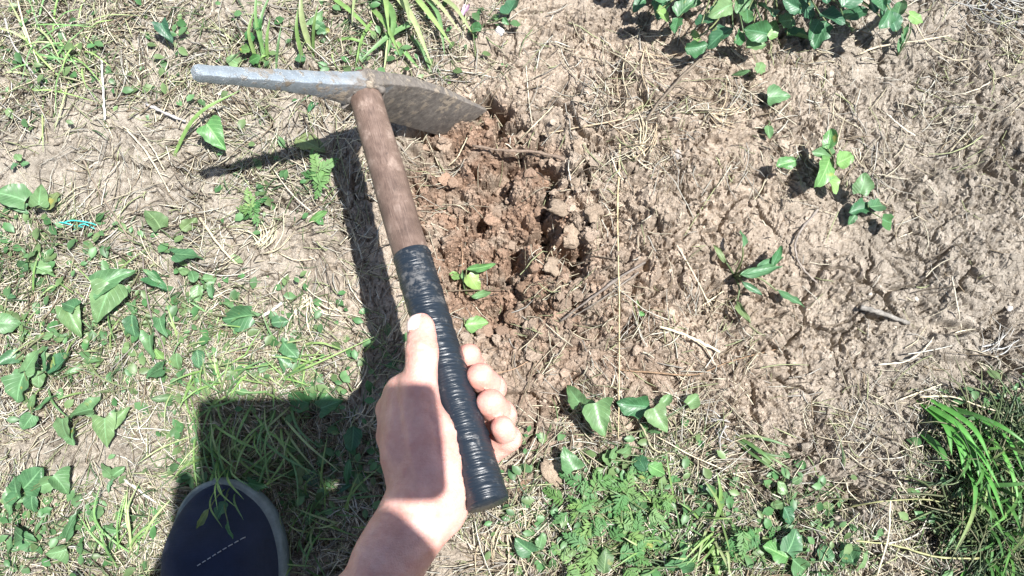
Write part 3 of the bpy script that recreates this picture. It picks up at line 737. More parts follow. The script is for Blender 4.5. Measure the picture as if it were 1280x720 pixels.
def feathery(label, rx, ry, fr):
    root = G(rx, ry); e = empty('feathery_weed', root); tag(e, label, W, 'feathery weeds')
    for k, a in enumerate(fr): frond(e, root, *a, int(rx * 7 + k))
feathery('bright green feathery weed just left of the handle shadow near the pick', 402, 232, [(396, 205, 36, 110, 1.8), (404, 220, 34, 70, 2.0), (398, 232, 30, -100, 1.6), (410, 206, 28, 40, 1.8), (388, 218, 26, 170, 1.4)])
feathery('small feathery sprig on bare soil left of the bright feathery weed', 314, 266, [(312, 250, 28, 100, 1.6), (318, 268, 26, -70, 1.4), (306, 262, 24, 170, 1.4), (322, 254, 22, 40, 1.5)])
def mass(label, cx, cy, rx, ry, n, seed):
    r = random.Random(seed); fr = []
    for k in range(n):
        a = r.uniform(0, 360); q = math.sqrt(r.random())
        fr.append((cx + rx * q * math.cos(R(a)), cy - ry * q * math.sin(R(a)), r.uniform(18, 32), a + r.uniform(-70, 70), r.uniform(.5, 2.4)))
    feathery(label, cx, cy, fr)
mass('thick feathery weed right of the tan clod at the bottom', 728, 632, 52, 46, 20, 1)
mass('thick feathery weed under the two oval leaves on a long stalk', 785, 622, 52, 40, 22, 2)
mass('lowest feathery weed at the bottom edge right of the tool butt', 745, 690, 62, 40, 22, 3)
mass('feathery weed left of the upright grass at the bottom edge', 805, 685, 50, 44, 16, 4)
mass('feathery weed at the bottom edge below the leafy stalk', 935, 668, 30, 26, 8, 5)

# ------------------------------------------------------------------ the leafy bush at the top
def bush():
    root = G(940, -20); e = empty('leafy_bush', root)
    tag(e, 'dense dark green leafy weed clump growing along the top edge', W)
    r = random.Random(11)
    spots = [(800, 5), (830, 18), (858, 10), (880, 22), (905, 12), (845, 30), (935, 20), (960, 10), (985, 25), (1010, 12), (1040, 20), (1070, 14), (1090, 5), (1020, 36), (900, 45), (925, 48), (945, 40),
             (870, 45), (1060, 30), (990, 5), (925, 0), (885, -5), (830, -8), (1030, -6), (1060, -12), (965, 35), (1000, 45), (1026, 42), (945, 58), (870, 58)]
    for k in range(44):
        spots.append((r.uniform(800, 1115), r.uniform(-75, 26)))
    for px, py in spots:
        zc = r.uniform(2.5, 9) if py < 24 else r.uniform(2.0, 5.0)
        b = leaf(r.choice(['lobed', 'oval', 'heart', 'oval', 'lobed']), r.choice(['dark', 'dark', 'dark', 'arrow', 'light' if r.random() < .35 else 'dark']), e, root, px, py, r.uniform(26, 46), r.uniform(0, 360), zc)
        stem(e, root, root + np.array([(px - 940) / 1400 * .7, r.uniform(-.02, .02), .004]), b, .0011)
bush()

# ------------------------------------------------------------------ grass tufts
def blade_mesh(pts, w, colr):
    C = spline(pts, 12); n = len(C)
    T = np.gradient(C, axis=0); T /= np.linalg.norm(T, axis=1, keepdims=True)
    S = np.cross(T, np.array([0, 0, 1.0])); S /= np.linalg.norm(S, axis=1, keepdims=True) + 1e-6; U = np.cross(S, T)
    t = np.linspace(0, 1, n); ww = w * np.minimum(1, .55 + 2 * t) * (1 - t ** 3) + .00008
    V = np.stack([C - S * ww[:, None] + U * .5 * ww[:, None], C, C + S * ww[:, None] + U * .5 * ww[:, None]], 1).reshape(-1, 3)
    ii = np.arange(n * 3).reshape(n, 3)
    F = np.concatenate([np.stack([ii[:-1, q], ii[:-1, q + 1], ii[1:, q + 1], ii[1:, q]], -1) for q in (0, 1)])
    c = np.array(colr)[None] * (1 + .25 * t[::-1])[:, None]
    return V, F, np.repeat(c, 3, 0)
BG = [(.15, .25, .075), (.12, .22, .075), (.2, .29, .10), (.11, .2, .08), (.25, .3, .14)]
def tuft(label, rx, ry, blades, cat='grass tuft', dark=1.0, name='grass_tuft', wide=1.0, pal=None):
    root = G(rx, ry); e = empty(name, root); tag(e, label, cat)
    for (x0, y0, x1, y1, z1, wmm) in blades:
        a = G(x0, y0); b = G(x1, y1, 0); b = P(x1, y1, b[2] + z1 / 100)
        L = np.linalg.norm(b - a); m = (a + b) / 2; m[2] = max(.5 * (a[2] + b[2]), .7 * b[2]) + .07 * L * random.uniform(.2, 1.4) + .001
        m[:2] += np.array([b[1] - a[1], a[0] - b[0]]) * random.gauss(0, .045)
        c = np.array(random.choice(pal or BG)) * random.uniform(.8, 1.2) * dark
        V, F, cc = blade_mesh([a, m, b], wmm * wide / 2300, c)
        mobj('blade', npmesh('blade', V - root, F, M_GRASS, cc), e)
def fan(x0, y0, n, ang0, ang1, lmin, lmax, z0, z1, w0, w1, spread=8):
    out = []
    for k in range(n):
        a = R(random.uniform(ang0, ang1)); l = random.uniform(lmin, lmax)
        bx, by = x0 + random.uniform(-spread, spread), y0 + random.uniform(-spread, spread)
        out.append((bx, by, bx + l * math.cos(a), by - l * math.sin(a), random.uniform(z0, z1), random.uniform(w0, w1)))
    return out
tuft('broad green grass blade crossing below the pick point', 216, 204, [(214, 203, 302, 112, 2.5, 5.0)], 'grass', 1.1, 'grass_sprout')
tuft('upright green grass tuft behind the pick left of the leaf pair', 330, 82, [(326, 88, 318, 12, 4, 3), (332, 88, 340, -12, 5, 3.4), (336, 85, 338, 20, 4, 3), (324, 84, 310, 40, 3, 2.5), (345, 88, 352, 30, 3, 2.4), (334, 80, 322, -20, 5, 3)], wide=1.4)
tuft('pair of tall grass blades rising to the top edge behind the pick', 386, 70, [(388, 62, 376, -12, 4, 5.0), (380, 80, 372, 10, 4, 3.4), (392, 72, 398, 4, 4, 2.8)], wide=1.4)
tuft('large spreading tuft of wide yellow green blades behind the tool head', 505, -4, [(410, -6, 470, 46, 2.4, 4), (468, -10, 484, 72, 2.2, 6), (480, -12, 486, 40, 3.2, 5), (488, -14, 540, 82, 2.0, 5.5), (500, -10, 512, 30, 3.5, 5), (512, -12, 566, 58, 2.0, 5), (542, -8, 592, 44, 1.6, 4), (520, 26, 450, 76, 2.2, 5), (495, 20, 480, 88, 1.5, 4), (470, 20, 444, 84, 1.5, 3), (505, 40, 540, 92, .8, 4), (496, 52, 524, 86, 1.0, 4), (530, -10, 575, 40, 2.2, 3.4), (450, -10, 440, 30, 2.5, 3), (462, 8, 500, 70, 2.4, 4.5), (525, -10, 556, 70, 1.6, 4), (476, 60, 520, 30, 2.0, 4)], dark=1.2, wide=1.35)
tuft('flat pale grass blade lying behind the tool head', 412, 56, [(412, 56, 462, 57, .8, 4.4), (414, 62, 420, 84, .5, 2)], 'grass', 1.3, 'grass_sprout')
tuft('bright arching broad bladed grass tuft at the lower right', 1155, 500, [(1148, 502, 1216, 596, 3, 6.5), (1146, 500, 1190, 570, 3, 7), (1160, 498, 1240, 580, 4, 6), (1165, 500, 1232, 620, 4, 6), (1200, 575, 1216, 640, 4, 6), (1216, 630, 1180, 692, 3, 5),
     (1212, 560, 1256, 650, 4, 5), (1170, 508, 1262, 540, 4, 5), (1180, 506, 1290, 560, 4, 5), (1150, 540, 1188, 588, 2, 9), (1156, 505, 1222, 560, 4, 7), (1175, 520, 1250, 610, 4.5, 6), (1190, 530, 1240, 660, 4.5, 5), (1164, 512, 1206, 600, 3, 6), (1200, 510, 1280, 590, 4, 5), (1215, 520, 1276, 640, 4, 5)], dark=1.0, pal=[(.085, .25, .05), (.11, .29, .06), (.075, .2, .05)])
tuft('dense dark green grass filling the lower right corner', 1240, 620, fan(1235, 580, 34, -120, 30, 40, 110, 2, 6, 2.4, 5, 40) + fan(1250, 670, 34, -160, 90, 40, 100, 2, 5, 2.4, 5, 40), dark=.85, pal=[(.085, .22, .05), (.11, .25, .06), (.075, .18, .05), (.2, .27, .1)])
tuft('upright green grass tuft at the bottom right of centre', 905, 610, [(898, 640, 896, 590, 3, 4), (905, 650, 880, 600, 3, 3.5), (900, 660, 912, 720, 2, 3.5), (910, 640, 930, 700, 2, 3), (895, 650, 870, 690, 2, 3), (905, 620, 890, 660, 2, 5)] + fan(900, 655, 18, 200, 340, 30, 80, 1, 3, 1.6, 3, 16))
tuft('short green blades on the soil right of the dry root', 920, 548, [(918, 544, 988, 558, 1.8, 3.6), (920, 550, 985, 572, 1.8, 4), (922, 552, 990, 588, 1.6, 3.4), (924, 556, 976, 594, 1.4, 3), (916, 546, 960, 548, 1.6, 3), (926, 548, 968, 580, 2.0, 4)], dark=.85)
tuft('shaded tall yellow green grass tuft above the shoe', 300, 560, fan(270, 540, 20, 200, 340, 40, 110, 2, 4.5, 1.4, 2.8, 30) + fan(340, 530, 22, 220, 330, 40, 110, 2, 4.5, 1.4, 2.8, 30) + fan(300, 600, 14, 30, 150, 40, 80, 2, 4, 1.4, 2.6, 26) + fan(285, 586, 7, 240, 300, 44, 70, 8, 10, 1.8, 2.8, 22), dark=1.2)
tuft('shaded grass tuft between the shoe and the wrist', 420, 640, fan(410, 640, 22, 0, 360, 30, 80, 1.5, 4, 1.2, 2.6, 28) + fan(380, 690, 16, 0, 360, 30, 70, 1.5, 4, 1.2, 2.6, 22))
tuft('thin grass tuft straddling the handle shadow near the thumb', 385, 470, [(330, 482, 470, 420, 2.5, 2.0), (350, 476, 420, 440, 2, 2), (455, 440, 475, 415, 1.5, 2)] + fan(350, 460, 26, 0, 360, 24, 56, 1, 2.6, 1.2, 2.4, 36), dark=1.15)
tuft('sunlit grass tuft at the upper left corner of the phone shadow', 262, 490, fan(262, 486, 22, 0, 360, 26, 66, 1.5, 3.5, 1.4, 2.6, 26), dark=1.1)
tuft('yellow green grass tuft left of the shoe', 170, 690, fan(160, 700, 20, 40, 140, 30, 90, 1, 3.5, 1.4, 2.8, 20), dark=1.35)
tuft('dry olive grass tuft at the top left corner', 60, 70, fan(70, 70, 36, 0, 360, 30, 90, .6, 2.4, 1.2, 2.6, 44), dark=1.5)
tuft('sparse grass blades among the leaves at far left', 90, 430, fan(80, 420, 26, 0, 360, 24, 70, 1, 2.8, 1.2, 2.4, 70))
tuft('thin grass blades in the thatch above the phone shadow', 290, 440, fan(270, 445, 26, 0, 360, 24, 60, 1, 2.4, 1.2, 2.2, 50), dark=1.2)
tuft('thin grass blades at the bottom edge below the feathery mass', 840, 690, fan(850, 680, 30, 0, 360, 24, 70, 1, 3, 1.2, 2.4, 50))

# ------------------------------------------------------------------ single straws, twigs, roots
def wire(name, cat, label, pts, r0, r1, colr, mat_=None, group=None, n=None, jit=.15):
    W3 = [P(x, y, G(x, y)[2] + z / 1000 + .0006) for x, y, z in pts]
    C = spline(W3, n or max(10, 5 * len(pts)))
    L = np.linalg.norm(C[-1] - C[0])
    t = np.linspace(0, 1, len(C))
    C = C + rng.normal(0, jit * min(.004, r0 / 700), C.shape)
    rr = (r0 + (r1 - r0) * t) / 1000 * (1 + .18 * rng.normal(size=len(C)).clip(-1.5, 1.5))
    V, F = tube(C, rr, None, 7)
    root = W3[0]
    c = np.array(colr)[None] * (1 + .15 * rng.normal(size=(len(V), 1)).clip(-1.5, 1.5))
    o = mobj(name, npmesh(name, V - root, F, mat_ or M_STRAW, np.clip(c, .02, 1)), None, root)
    return tag(o, label, cat, group)
PALE, TANS, GREY, DARK, BRN = (.62, .54, .38), (.5, .4, .27), (.36, .34, .31), (.16, .13, .10), (.30, .2, .13)
S_, T_ = 'straw', 'twig'
wire('straw', S_, 'long thin upright straw running straight down past the mound', [(775, 180, 10), (772, 270, 14), (774, 360, 14), (774, 450, 12), (773, 548, 6)], .8, .6, (.5, .42, .25))
wire('root', 'root', 'thick brown root bridging the dug hole', [(590, 182, 9), (630, 188, 12), (668, 190, 12), (706, 199, 6)], 1.4, 2.0, (.20, .15, .115), M_TWIG)
wire('stick', 'stick', 'short smooth grey stick lying on bare soil at right', [(1076, 384, 6), (1100, 391, 6), (1136, 404, 3)], 2.8, 2.0, (.20, .185, .165), M_TWIG, None, None, .05)
wire('twig', T_, 'bent grey twig right of the narrow leaved weed', [(1022, 262, 5), (1000, 290, 6), (994, 312, 6), (1004, 336, 5), (1022, 354, 3)], 1.2, .9, (.22, .19, .165), M_TWIG)
wire('twig', T_, 'dark twig slanting down from the bush towards the mound', [(884, 66, 18), (850, 98, 14), (818, 136, 8), (798, 170, 4), (790, 190, 2)], 1.3, 1.6, DARK, M_TWIG)
wire('twig', T_, 'grey fibrous stalk leaning across the soil right of the hole', [(700, 402, 4), (740, 372, 8), (776, 346, 9), (806, 328, 5)], 1.0, 1.4, (.17, .145, .125), M_TWIG)
wire('twig', T_, 'second grey stalk alongside the fibrous stalk', [(716, 396, 3), (752, 374, 6), (798, 340, 6)], .7, .8, (.19, .165, .14), M_TWIG)
wire('straw', S_, 'pale thick dry stem end above the thin brown runner', [(824, 408, 5), (850, 416, 8), (876, 428, 8), (900, 440, 4)], 1.2, 1.5, (.66, .58, .42))
wire('straw', S_, 'frayed dry strand beside the pale thick stem', [(850, 414, 4), (880, 434, 6), (894, 456, 3)], .8, .6, PALE)
wire('runner', 'runner', 'thin brown runner crossing below the pale dry stem', [(772, 462, 4), (820, 466, 6), (870, 468, 6), (912, 452, 3), (972, 436, 3)], .7, .6, (.24, .16, .1), M_TWIG)
wire('straw', S_, 'thin pale straw slanting right below the arrow leaved weed', [(820, 545, 8), (870, 572, 12), (936, 600, 5)], .6, .4, PALE)
wire('straw', S_, 'thin straw crossing the dug hole near the blade', [(560, 208, 4), (572, 196, 8), (584, 172, 10)], .7, .5, PALE)
wire('straw', S_, 'straw leaning above the brown root', [(644, 182, 8), (664, 160, 14), (692, 132, 14)], .6, .5, PALE)
wire('straw', S_, 'long pale straw lying over the top rim of the hole', [(676, 168, 8), (720, 160, 10), (782, 148, 8)], .8, .6, TANS)
wire('straw', S_, 'pale cut straw piece beside the flat leaves at left', [(328, 396, 5), (340, 388, 6), (354, 378, 5)], 1.6, 1.4, (.74, .68, .58))
wire('straw', S_, 'thick bent straw above the star shaped seedling', [(246, 266, 4), (262, 290, 7), (278, 312, 7), (296, 330, 3)], 1.3, 1.0, (.56, .48, .33))
wire('straw', S_, 'long thin stalk sloping across the left bare patch', [(104, 200, 5), (122, 236, 8), (146, 274, 10), (176, 322, 5)], .9, .7, (.25, .2, .15))
wire('straw', S_, 'pale stalk rising from the left edge of the top left corner', [(22, 0, 10), (34, 44, 14), (54, 92, 8)], .9, .7, PALE)
wire('twig', T_, 'grey twig angling down the top left corner', [(4, 16, 6), (14, 50, 8), (34, 82, 8), (60, 112, 4)], 1.0, .8, GREY, M_TWIG)
wire('straw', S_, 'whitish straight straw standing left of the pick', [(127, 74, 6), (129, 110, 8), (131, 150, 5)], 1.2, 1.0, (.7, .68, .62))
wire('twig', T_, 'grey stick lying below left of the pick point', [(184, 130, 5), (208, 142, 7), (232, 152, 4)], 1.7, 1.4, (.36, .34, .33), M_TWIG)
wire('straw', S_, 'first of two parallel stalks below the grey stick', [(158, 162, 4), (184, 192, 7), (212, 240, 3)], 1.0, .8, (.5, .45, .34))
wire('straw', S_, 'second, shorter parallel stalk below the grey stick', [(172, 160, 4), (192, 188, 6), (206, 214, 3)], .8, .7, (.5, .45, .34))
wire('twig', T_, 'curved dark stalk left of the handle shadow', [(214, 208, 4), (230, 232, 7), (262, 246, 4)], .7, .6, DARK, M_TWIG)
wire('straw', S_, 'pale stick on the bare patch above the shoe', [(154, 598, 4), (172, 612, 6), (198, 630, 3)], 1.3, 1.0, (.62, .58, .5))
wire('straw', S_, 'curved straw arching over bare soil at upper right', [(1072, 68, 4), (1100, 58, 9), (1140, 52, 9), (1190, 44, 3)], .9, .6, (.52, .45, .33))
wire('straw', S_, 'drooping arc of straw below the curved straw at upper right', [(1144, 30, 5), (1162, 58, 6), (1190, 74, 6), (1212, 74, 3)], .8, .6, (.42, .36, .26))
wire('straw', S_, 'long straw slanting up to the right edge at upper right', [(1180, 122, 3), (1220, 112, 6), (1244, 98, 3)], .7, .6, (.52, .46, .36))
wire('straw', S_, 'short pale straw tuft lying on soil at upper right', [(1108, 142, 4), (1124, 156, 6), (1144, 170, 3)], .9, .7, (.6, .56, .46))
wire('straw', S_, 'pale straw arc above the lower right grass', [(1098, 456, 3), (1130, 452, 6), (1152, 440, 6), (1168, 420, 3)], 1.0, .7, (.6, .54, .42))
wire('straw', S_, 'thin upright straw right of the grey stick', [(1190, 346, 4), (1196, 378, 8), (1202, 412, 3)], .8, .7, (.5, .45, .36))
wire('straw', S_, 'pale straw lying along the top of the lower right grass', [(1124, 500, 4), (1150, 490, 6), (1178, 480, 4)], .7, .6, PALE)
wire('straw', S_, 'long curved straw over the lower right grass', [(1150, 496, 10), (1190, 496, 14), (1226, 508, 12), (1260, 518, 6)], .8, .6, PALE)
wire('straw', S_, 'long thin arched stalk above the bottom right shade', [(1060, 634, 6), (1110, 626, 16), (1170, 626, 22), (1230, 648, 10)], .7, .6, (.36, .36, .18), M_GRASS)
wire('straw', S_, 'pale upright stalk at the bottom right', [(1113, 626, 18), (1110, 672, 14), (1096, 720, 6)], .8, .8, (.58, .52, .38))
wire('straw', S_, 'green yellow stalk lying across the bottom right', [(1070, 676, 6), (1120, 682, 14), (1170, 696, 16), (1224, 698, 12)], .8, 1.0, (.42, .42, .2), M_GRASS)
wire('straw', S_, 'short grey forked straw in the bottom right shade', [(1110, 680, 10), (1146, 668, 14), (1162, 642, 14)], .8, .6, (.5, .47, .4))
wire('straw', S_, 'dry stalk leaning beside the left stem of the narrow leaved weed', [(846, 306, 4), (868, 344, 9), (890, 388, 3)], .7, .6, (.55, .48, .36))
wire('straw', S_, 'short straw crossing below the narrow leaved weed', [(868, 388, 3), (884, 378, 6), (904, 364, 4)], .7, .6, PALE)
wire('straw', S_, 'pale strands lying beside the wrist at the bottom edge', [(634, 668, 4), (636, 694, 6), (634, 722, 3)], .9, .7, (.5, .42, .3))
wire('stick', 'stick', 'dark broken stick at the bottom edge beside the round leaf pair', [(636, 694, 4), (650, 706, 6), (668, 722, 3)], 1.3, 1.1, (.22, .19, .17), M_TWIG)
wire('straw', S_, 'pale split straw pair left of the feathery mass', [(708, 652, 6), (722, 678, 8), (736, 712, 4)], .8, .6, (.66, .64, .56))
wire('straw', S_, 'thin runner beside the fingertips', [(604, 470, 3), (640, 462, 5), (660, 452, 3)], .6, .5, (.3, .2, .13), M_TWIG)
wire('root', 'root', 'thin brown root on the dug soil left of the trampled seedling', [(574, 270, 3), (578, 320, 4), (576, 350, 5), (574, 372, 3)], .7, .6, (.26, .17, .11), M_TWIG)
RUN = (.13, .13, .075)
wire('runner', 'runner', 'creeping stem joining the arrow leaves to the left edge', [(0, 470, 6), (40, 430, 12), (80, 405, 10), (150, 372, 14), (178, 335, 8)], .9, .8, RUN, M_TWIG)
wire('runner', 'runner', 'creeping stem running down from the narrow leaf past the hanging leaves', [(178, 320, 6), (182, 360, 10), (190, 400, 12), (206, 440, 8), (198, 480, 6)], .8, .7, (.19, .16, .14), M_TWIG)
wire('runner', 'runner', 'creeping stem below the small bare spot among flat leaves', [(220, 372, 5), (262, 392, 8), (318, 402, 10), (352, 446, 6)], .8, .7, RUN, M_TWIG)
wire('runner', 'runner', 'looping stem through the wavy leaf cluster at the left edge', [(10, 448, 6), (14, 478, 12), (38, 496, 14), (62, 500, 12), (72, 520, 9), (102, 520, 6)], .9, .8, (.2, .19, .12), M_TWIG)
wire('runner', 'runner', 'creeping stem along the upper edge of the lower left bare patch', [(72, 545, 4), (104, 522, 8), (140, 532, 8), (196, 486, 6)], .8, .7, RUN, M_TWIG)
wire('runner', 'runner', 'creeping stem linking the arrow leaves right of the fingertips', [(706, 500, 6), (740, 520, 12), (780, 540, 8), (812, 534, 10), (862, 508, 6)], .9, .7, (.17, .17, .1), M_TWIG)
wire('runner', 'runner', 'pale stem winding below the ragged leaf pair', [(790, 512, 8), (806, 540, 12), (818, 562, 9), (846, 568, 5)], .9, .7, (.3, .28, .18), M_TWIG)
# bundles of dry strands
def bundle(label, cx, cy, n, ang, spread, lmin, lmax, rr, cols, name='dry_grass_bundle', sc=14, z=6):
    root = G(cx, cy); e = empty(name, root); tag(e, label, 'dry grass')
    for k in range(n):
        a = R(ang + random.gauss(0, spread)); l = random.uniform(lmin, lmax); x0, y0 = cx + random.gauss(0, sc), cy + random.gauss(0, sc * .5)
        pts = [(x0, y0, random.uniform(1, z)), (x0 + l * .5 * math.cos(a), y0 - l * .5 * math.sin(a), random.uniform(2, z * 1.6)), (x0 + l * math.cos(a + .25), y0 - l * math.sin(a + .25), random.uniform(1, z))]
        W3 = [P(x, y, G(x, y)[2] + zz / 1000) for x, y, zz in pts]
        V, F = tube(spline(W3, 8), random.uniform(*rr) / 1000, .0003, 4)
        c = np.array(random.choice(cols)) * random.uniform(.8, 1.2)
        mobj('stalk', npmesh('stalk', V - root, F, M_STRAW, np.tile(c, (len(V), 1))), e)
bundle('silvery bundle of dry stalks at the top right corner', 1230, 0, 22, -30, 26, 40, 110, (.6, 1.0), [(.34, .34, .33), (.42, .41, .37), (.28, .28, .27)], sc=22)
bundle('spray of bleached dry grass on bare soil left of the handle shadow', 385, 372, 22, -75, 40, 24, 60, (.5, .9), [PALE, (.66, .6, .46)], sc=8)
bundle('bleached dry grass arching right of the small feathery sprig', 330, 310, 16, 60, 40, 24, 50, (.5, .9), [PALE, (.56, .55, .38)], sc=8)
bundle('dry grass wisps at the foot of the dark twig near the mound', 796, 190, 18, 60, 45, 24, 70, (.5, .8), [PALE, TANS], sc=8)
bundle('dry wisps on soil between the bush and the mound', 895, 140, 14, -20, 50, 20, 46, (.5, .8), [PALE, TANS], sc=10)
bundle('straw strands hanging from the left end of the bush', 800, 62, 7, -100, 34, 30, 80, (.5, .9), [PALE, TANS], sc=14)
bundle('grey straw wisps lying above the lower right grass', 1232, 440, 12, 30, 18, 24, 50, (.5, .9), [(.5, .5, .48), (.44, .42, .38)], sc=8)
bundle('pale straw wisps under the butt end of the tool', 640, 660, 16, -80, 35, 30, 70, (.5, .9), [PALE, TANS], sc=16)
bundle('pale root threads hanging over the right edge of the dug hole', 694, 308, 9, -110, 25, 18, 36, (.4, .7), [(.66, .6, .48), PALE], 'root_threads', sc=5, z=9)
bundle('grey dry wisps at the bottom edge among the grass', 860, 660, 18, 200, 60, 30, 70, (.5, .9), [(.5, .48, .42), (.4, .38, .34)], sc=20)
bundle('frayed grey wisps right of the stalked weed', 905, 530, 12, 230, 60, 16, 36, (.5, .8), [(.5, .48, .46), (.4, .38, .36)], sc=9)
bundle('pale straw wisps in the shade above the shoe', 440, 530, 14, 20, 60, 30, 60, (.5, .9), [PALE, (.5, .5, .42)], sc=14)
# teal thread and petal
def thread():
    root = G(88, 284); e = empty('plastic_thread', root); tag(e, 'bright teal scrap of plastic thread in the grass at far left', 'thread')
    m, nt, b, N, L = mat('teal_plastic'); b.inputs['Base Color'].default_value = (.05, .42, .38, 1); b.inputs['Roughness'].default_value = .4
    for pts in ([(66, 280, 6), (78, 278, 9), (92, 282, 8), (104, 284, 6)], [(92, 288, 6), (104, 280, 9), (118, 286, 7)], [(70, 286, 5), (86, 276, 7), (110, 278, 9), (122, 282, 6)]):
        V, F = tube(spline([P(x, y, G(x, y)[2] + z / 1000) for x, y, z in pts], 14), .0008, .0006, 5)
        mobj('strand', npmesh('strand', V - root, F, m), e)
thread()
def petal():
    V, F, uv = leaf_mesh('oval', 4)
    m, nt, b, N, L = mat('purple_petal'); b.inputs['Base Color'].default_value = (.42, .25, .36, 1); b.inputs['Roughness'].default_value = .6
    p = G(586, 12); o = mobj('petal', npmesh('petal', V * .014, F, m, None, uv), None, (p[0], p[1], p[2] + .008)); o.rotation_euler = (.3, .4, 2.8)
    tag(o, 'faded purple petal at the top edge', 'petal')
petal()

# ------------------------------------------------------------------ the mattock
AX = [(455, 113, .754), (514, 316, .6975), (554, 452, .660), (610, 630, .611)]
AXP = np.array([D(*a) for a in AX])
_s = np.concatenate([[0], np.cumsum(np.linalg.norm(np.diff(AXP, axis=0), axis=1))]); HLEN = _s[-1]
_cf = [np.polyfit(_s, AXP[:, k], 2) for k in range(3)]
def axis(s): return np.stack([np.polyval(_cf[k], s) for k in range(3)], -1)
def axis_at_py(py):
    ss = np.linspace(-.02, HLEN + .02, 800); q = axis(ss); _, yy = to_px(q[:, 0], q[:, 1], q[:, 2]); return ss[np.argmin(np.abs(yy - py))]
a_dir = axis(HLEN) - axis(0.0); a_dir /= np.linalg.norm(a_dir)
TIP = D(241, 92, .643); END = P(586, 146, -.012)
EYE = D(452, 107, .748)
mat_root = END.copy(); mat_root[2] = 0
mattock = empty('mattock', mat_root)
tag(mattock, 'old hand mattock with steel pick head, worn wooden handle and black taped grip', 'mattock')

def metal_material():
    m, nt, b, N, L = mat('worn_steel')
    tc = N('ShaderNodeTexCoord'); o = tc.outputs['Object']
    n1 = noise(nt, 150, 8, .72, o); n2 = noise(nt, 34, 8, .7, o); n3 = noise(nt, 600, 4, .75, o)
    steel = ramp(nt, n1.outputs[0], [(.25, (.24, .27, .30)), (.5, (.33, .38, .42)), (.8, (.44, .49, .53))])
    rust = ramp(nt, n1.outputs[0], [(.3, (.075, .066, .06)), (.5, (.17, .15, .13)), (.7, (.28, .25, .215))])
    at = N('ShaderNodeAttribute'); at.attribute_name = 'tint'          # how far mud and rust cover the steel
    sep = N('ShaderNodeSeparateColor'); L(at.outputs[0], sep.inputs[0])
    ad = N('ShaderNodeMath'); ad.operation = 'ADD'; L(n2.outputs[0], ad.inputs[0]); L(sep.outputs[0], ad.inputs[1])
    rm = ramp(nt, ad.outputs[0], [(.84, (0, 0, 0)), (.98, (1, 1, 1))])
    c = mix(nt, 'MIX', rm.outputs[0], steel.outputs[0], rust.outputs[0])
    nm = noise(nt, 75, 7, .7, o)
    mud = ramp(nt, nm.outputs[0], [(.53, (0, 0, 0)), (.60, (1, 1, 1))])
    mf = N('ShaderNodeMath'); mf.operation = 'MULTIPLY'; L(mud.outputs[0], mf.inputs[0]); L(sep.outputs[1], mf.inputs[1])
    c = mix(nt, 'MIX', mf.outputs[0], c, (.34, .28, .21))
    L(c, b.inputs['Base Color'])
    mt = N('ShaderNodeMath'); mt.operation = 'MULTIPLY_ADD'; L(rm.outputs[0], mt.inputs[0]); mt.inputs[1].default_value = -.55; mt.inputs[2].default_value = .6
    L(mt.outputs[0], b.inputs['Metallic'])
    ro = N('ShaderNodeMath'); ro.operation = 'MULTIPLY_ADD'; L(rm.outputs[0], ro.inputs[0]); ro.inputs[1].default_value = .3; ro.inputs[2].default_value = .45
    L(ro.outputs[0], b.inputs['Roughness'])
    p = bump(nt, n1.outputs[0], .3, .0012, b); p = bump(nt, mud.outputs[0], .5, .001, b, p); bump(nt, n3.outputs[0], .5, .0006, b, p)
    return m
M_STEEL = metal_material()
def loft_box(stations, mtl, name, sub=1):
    """stations: centre, wvec half, avec half, (cover, mud); rounded rectangular sections"""
    st = []
    for i in range(len(stations) - 1):
        for k in range(6):
            u = k / 6; st.append(tuple(np.array(stations[i][j]) * (1 - u) + np.array(stations[i + 1][j]) * u for j in range(4)))
    st.append(tuple(np.array(x) for x in stations[-1]))
    ring = []
    for sx, sy in ((1, 1), (-1, 1), (-1, -1), (1, -1)):
        for a in (0, 45, 90):
            q = {(1, 1): 0, (-1, 1): 90, (-1, -1): 180, (1, -1): 270}[(sx, sy)] + a
            ring.append((sx, sy, math.cos(R(q)), math.sin(R(q))))
    V, C = [], []
    for (c, w, a, cm) in st:
        lw, la = np.linalg.norm(w), np.linalg.norm(a); rr = .16 * min(lw, la)
        for sx, sy, cx, cy in ring:
            jit = .0004 * math.sin(c[0] * 900 + sx * 3 + sy * 5 + c[2] * 500)
            V.append(c + w / lw * (sx * (lw - rr) + cx * rr) + a / la * (sy * (la - rr) + cy * rr + jit)); C.append((cm[0], cm[1], 0))
    n, k = len(st), len(ring); ii = np.arange(n * k).reshape(n, k); jj = np.roll(ii, -1, 1)
    F = [np.stack([ii[:-1], ii[1:], jj[1:], jj[:-1]], -1).reshape(-1, 4), np.array([ii[0]]), np.array([ii[-1][::-1]])]
    me = npmesh(name, np.array(V) - mat_root, F, mtl, np.array(C))
    bm = bmesh.new(); bm.from_mesh(me); bmesh.ops.recalc_face_normals(bm, faces=bm.faces); bm.to_mesh(me); bm.free()
    for p in me.polygons: p.use_smooth = True
    try: me.set_sharp_from_angle(angle=R(50))
    except Exception: pass
    return mobj(name, me, mattock)
h1 = (EYE - TIP); h1 /= np.linalg.norm(h1); h2 = (END - EYE); h2 /= np.linalg.norm(h2)
w_dir = -np.cross((h1 + h2) / 2, a_dir); w_dir /= np.linalg.norm(w_dir)
def fr(h):
    w = w_dir - h * np.dot(w_dir, h); w /= np.linalg.norm(w); a = np.cross(w, h); a *= np.sign(np.dot(a, a_dir)); return w, a
(w1, a1), (w2, a2) = fr(h1), fr(h2); wm, am = fr((h1 + h2) / np.linalg.norm(h1 + h2))
LT = np.linalg.norm(EYE - TIP); LE = np.linalg.norm(END - EYE)
sp = []
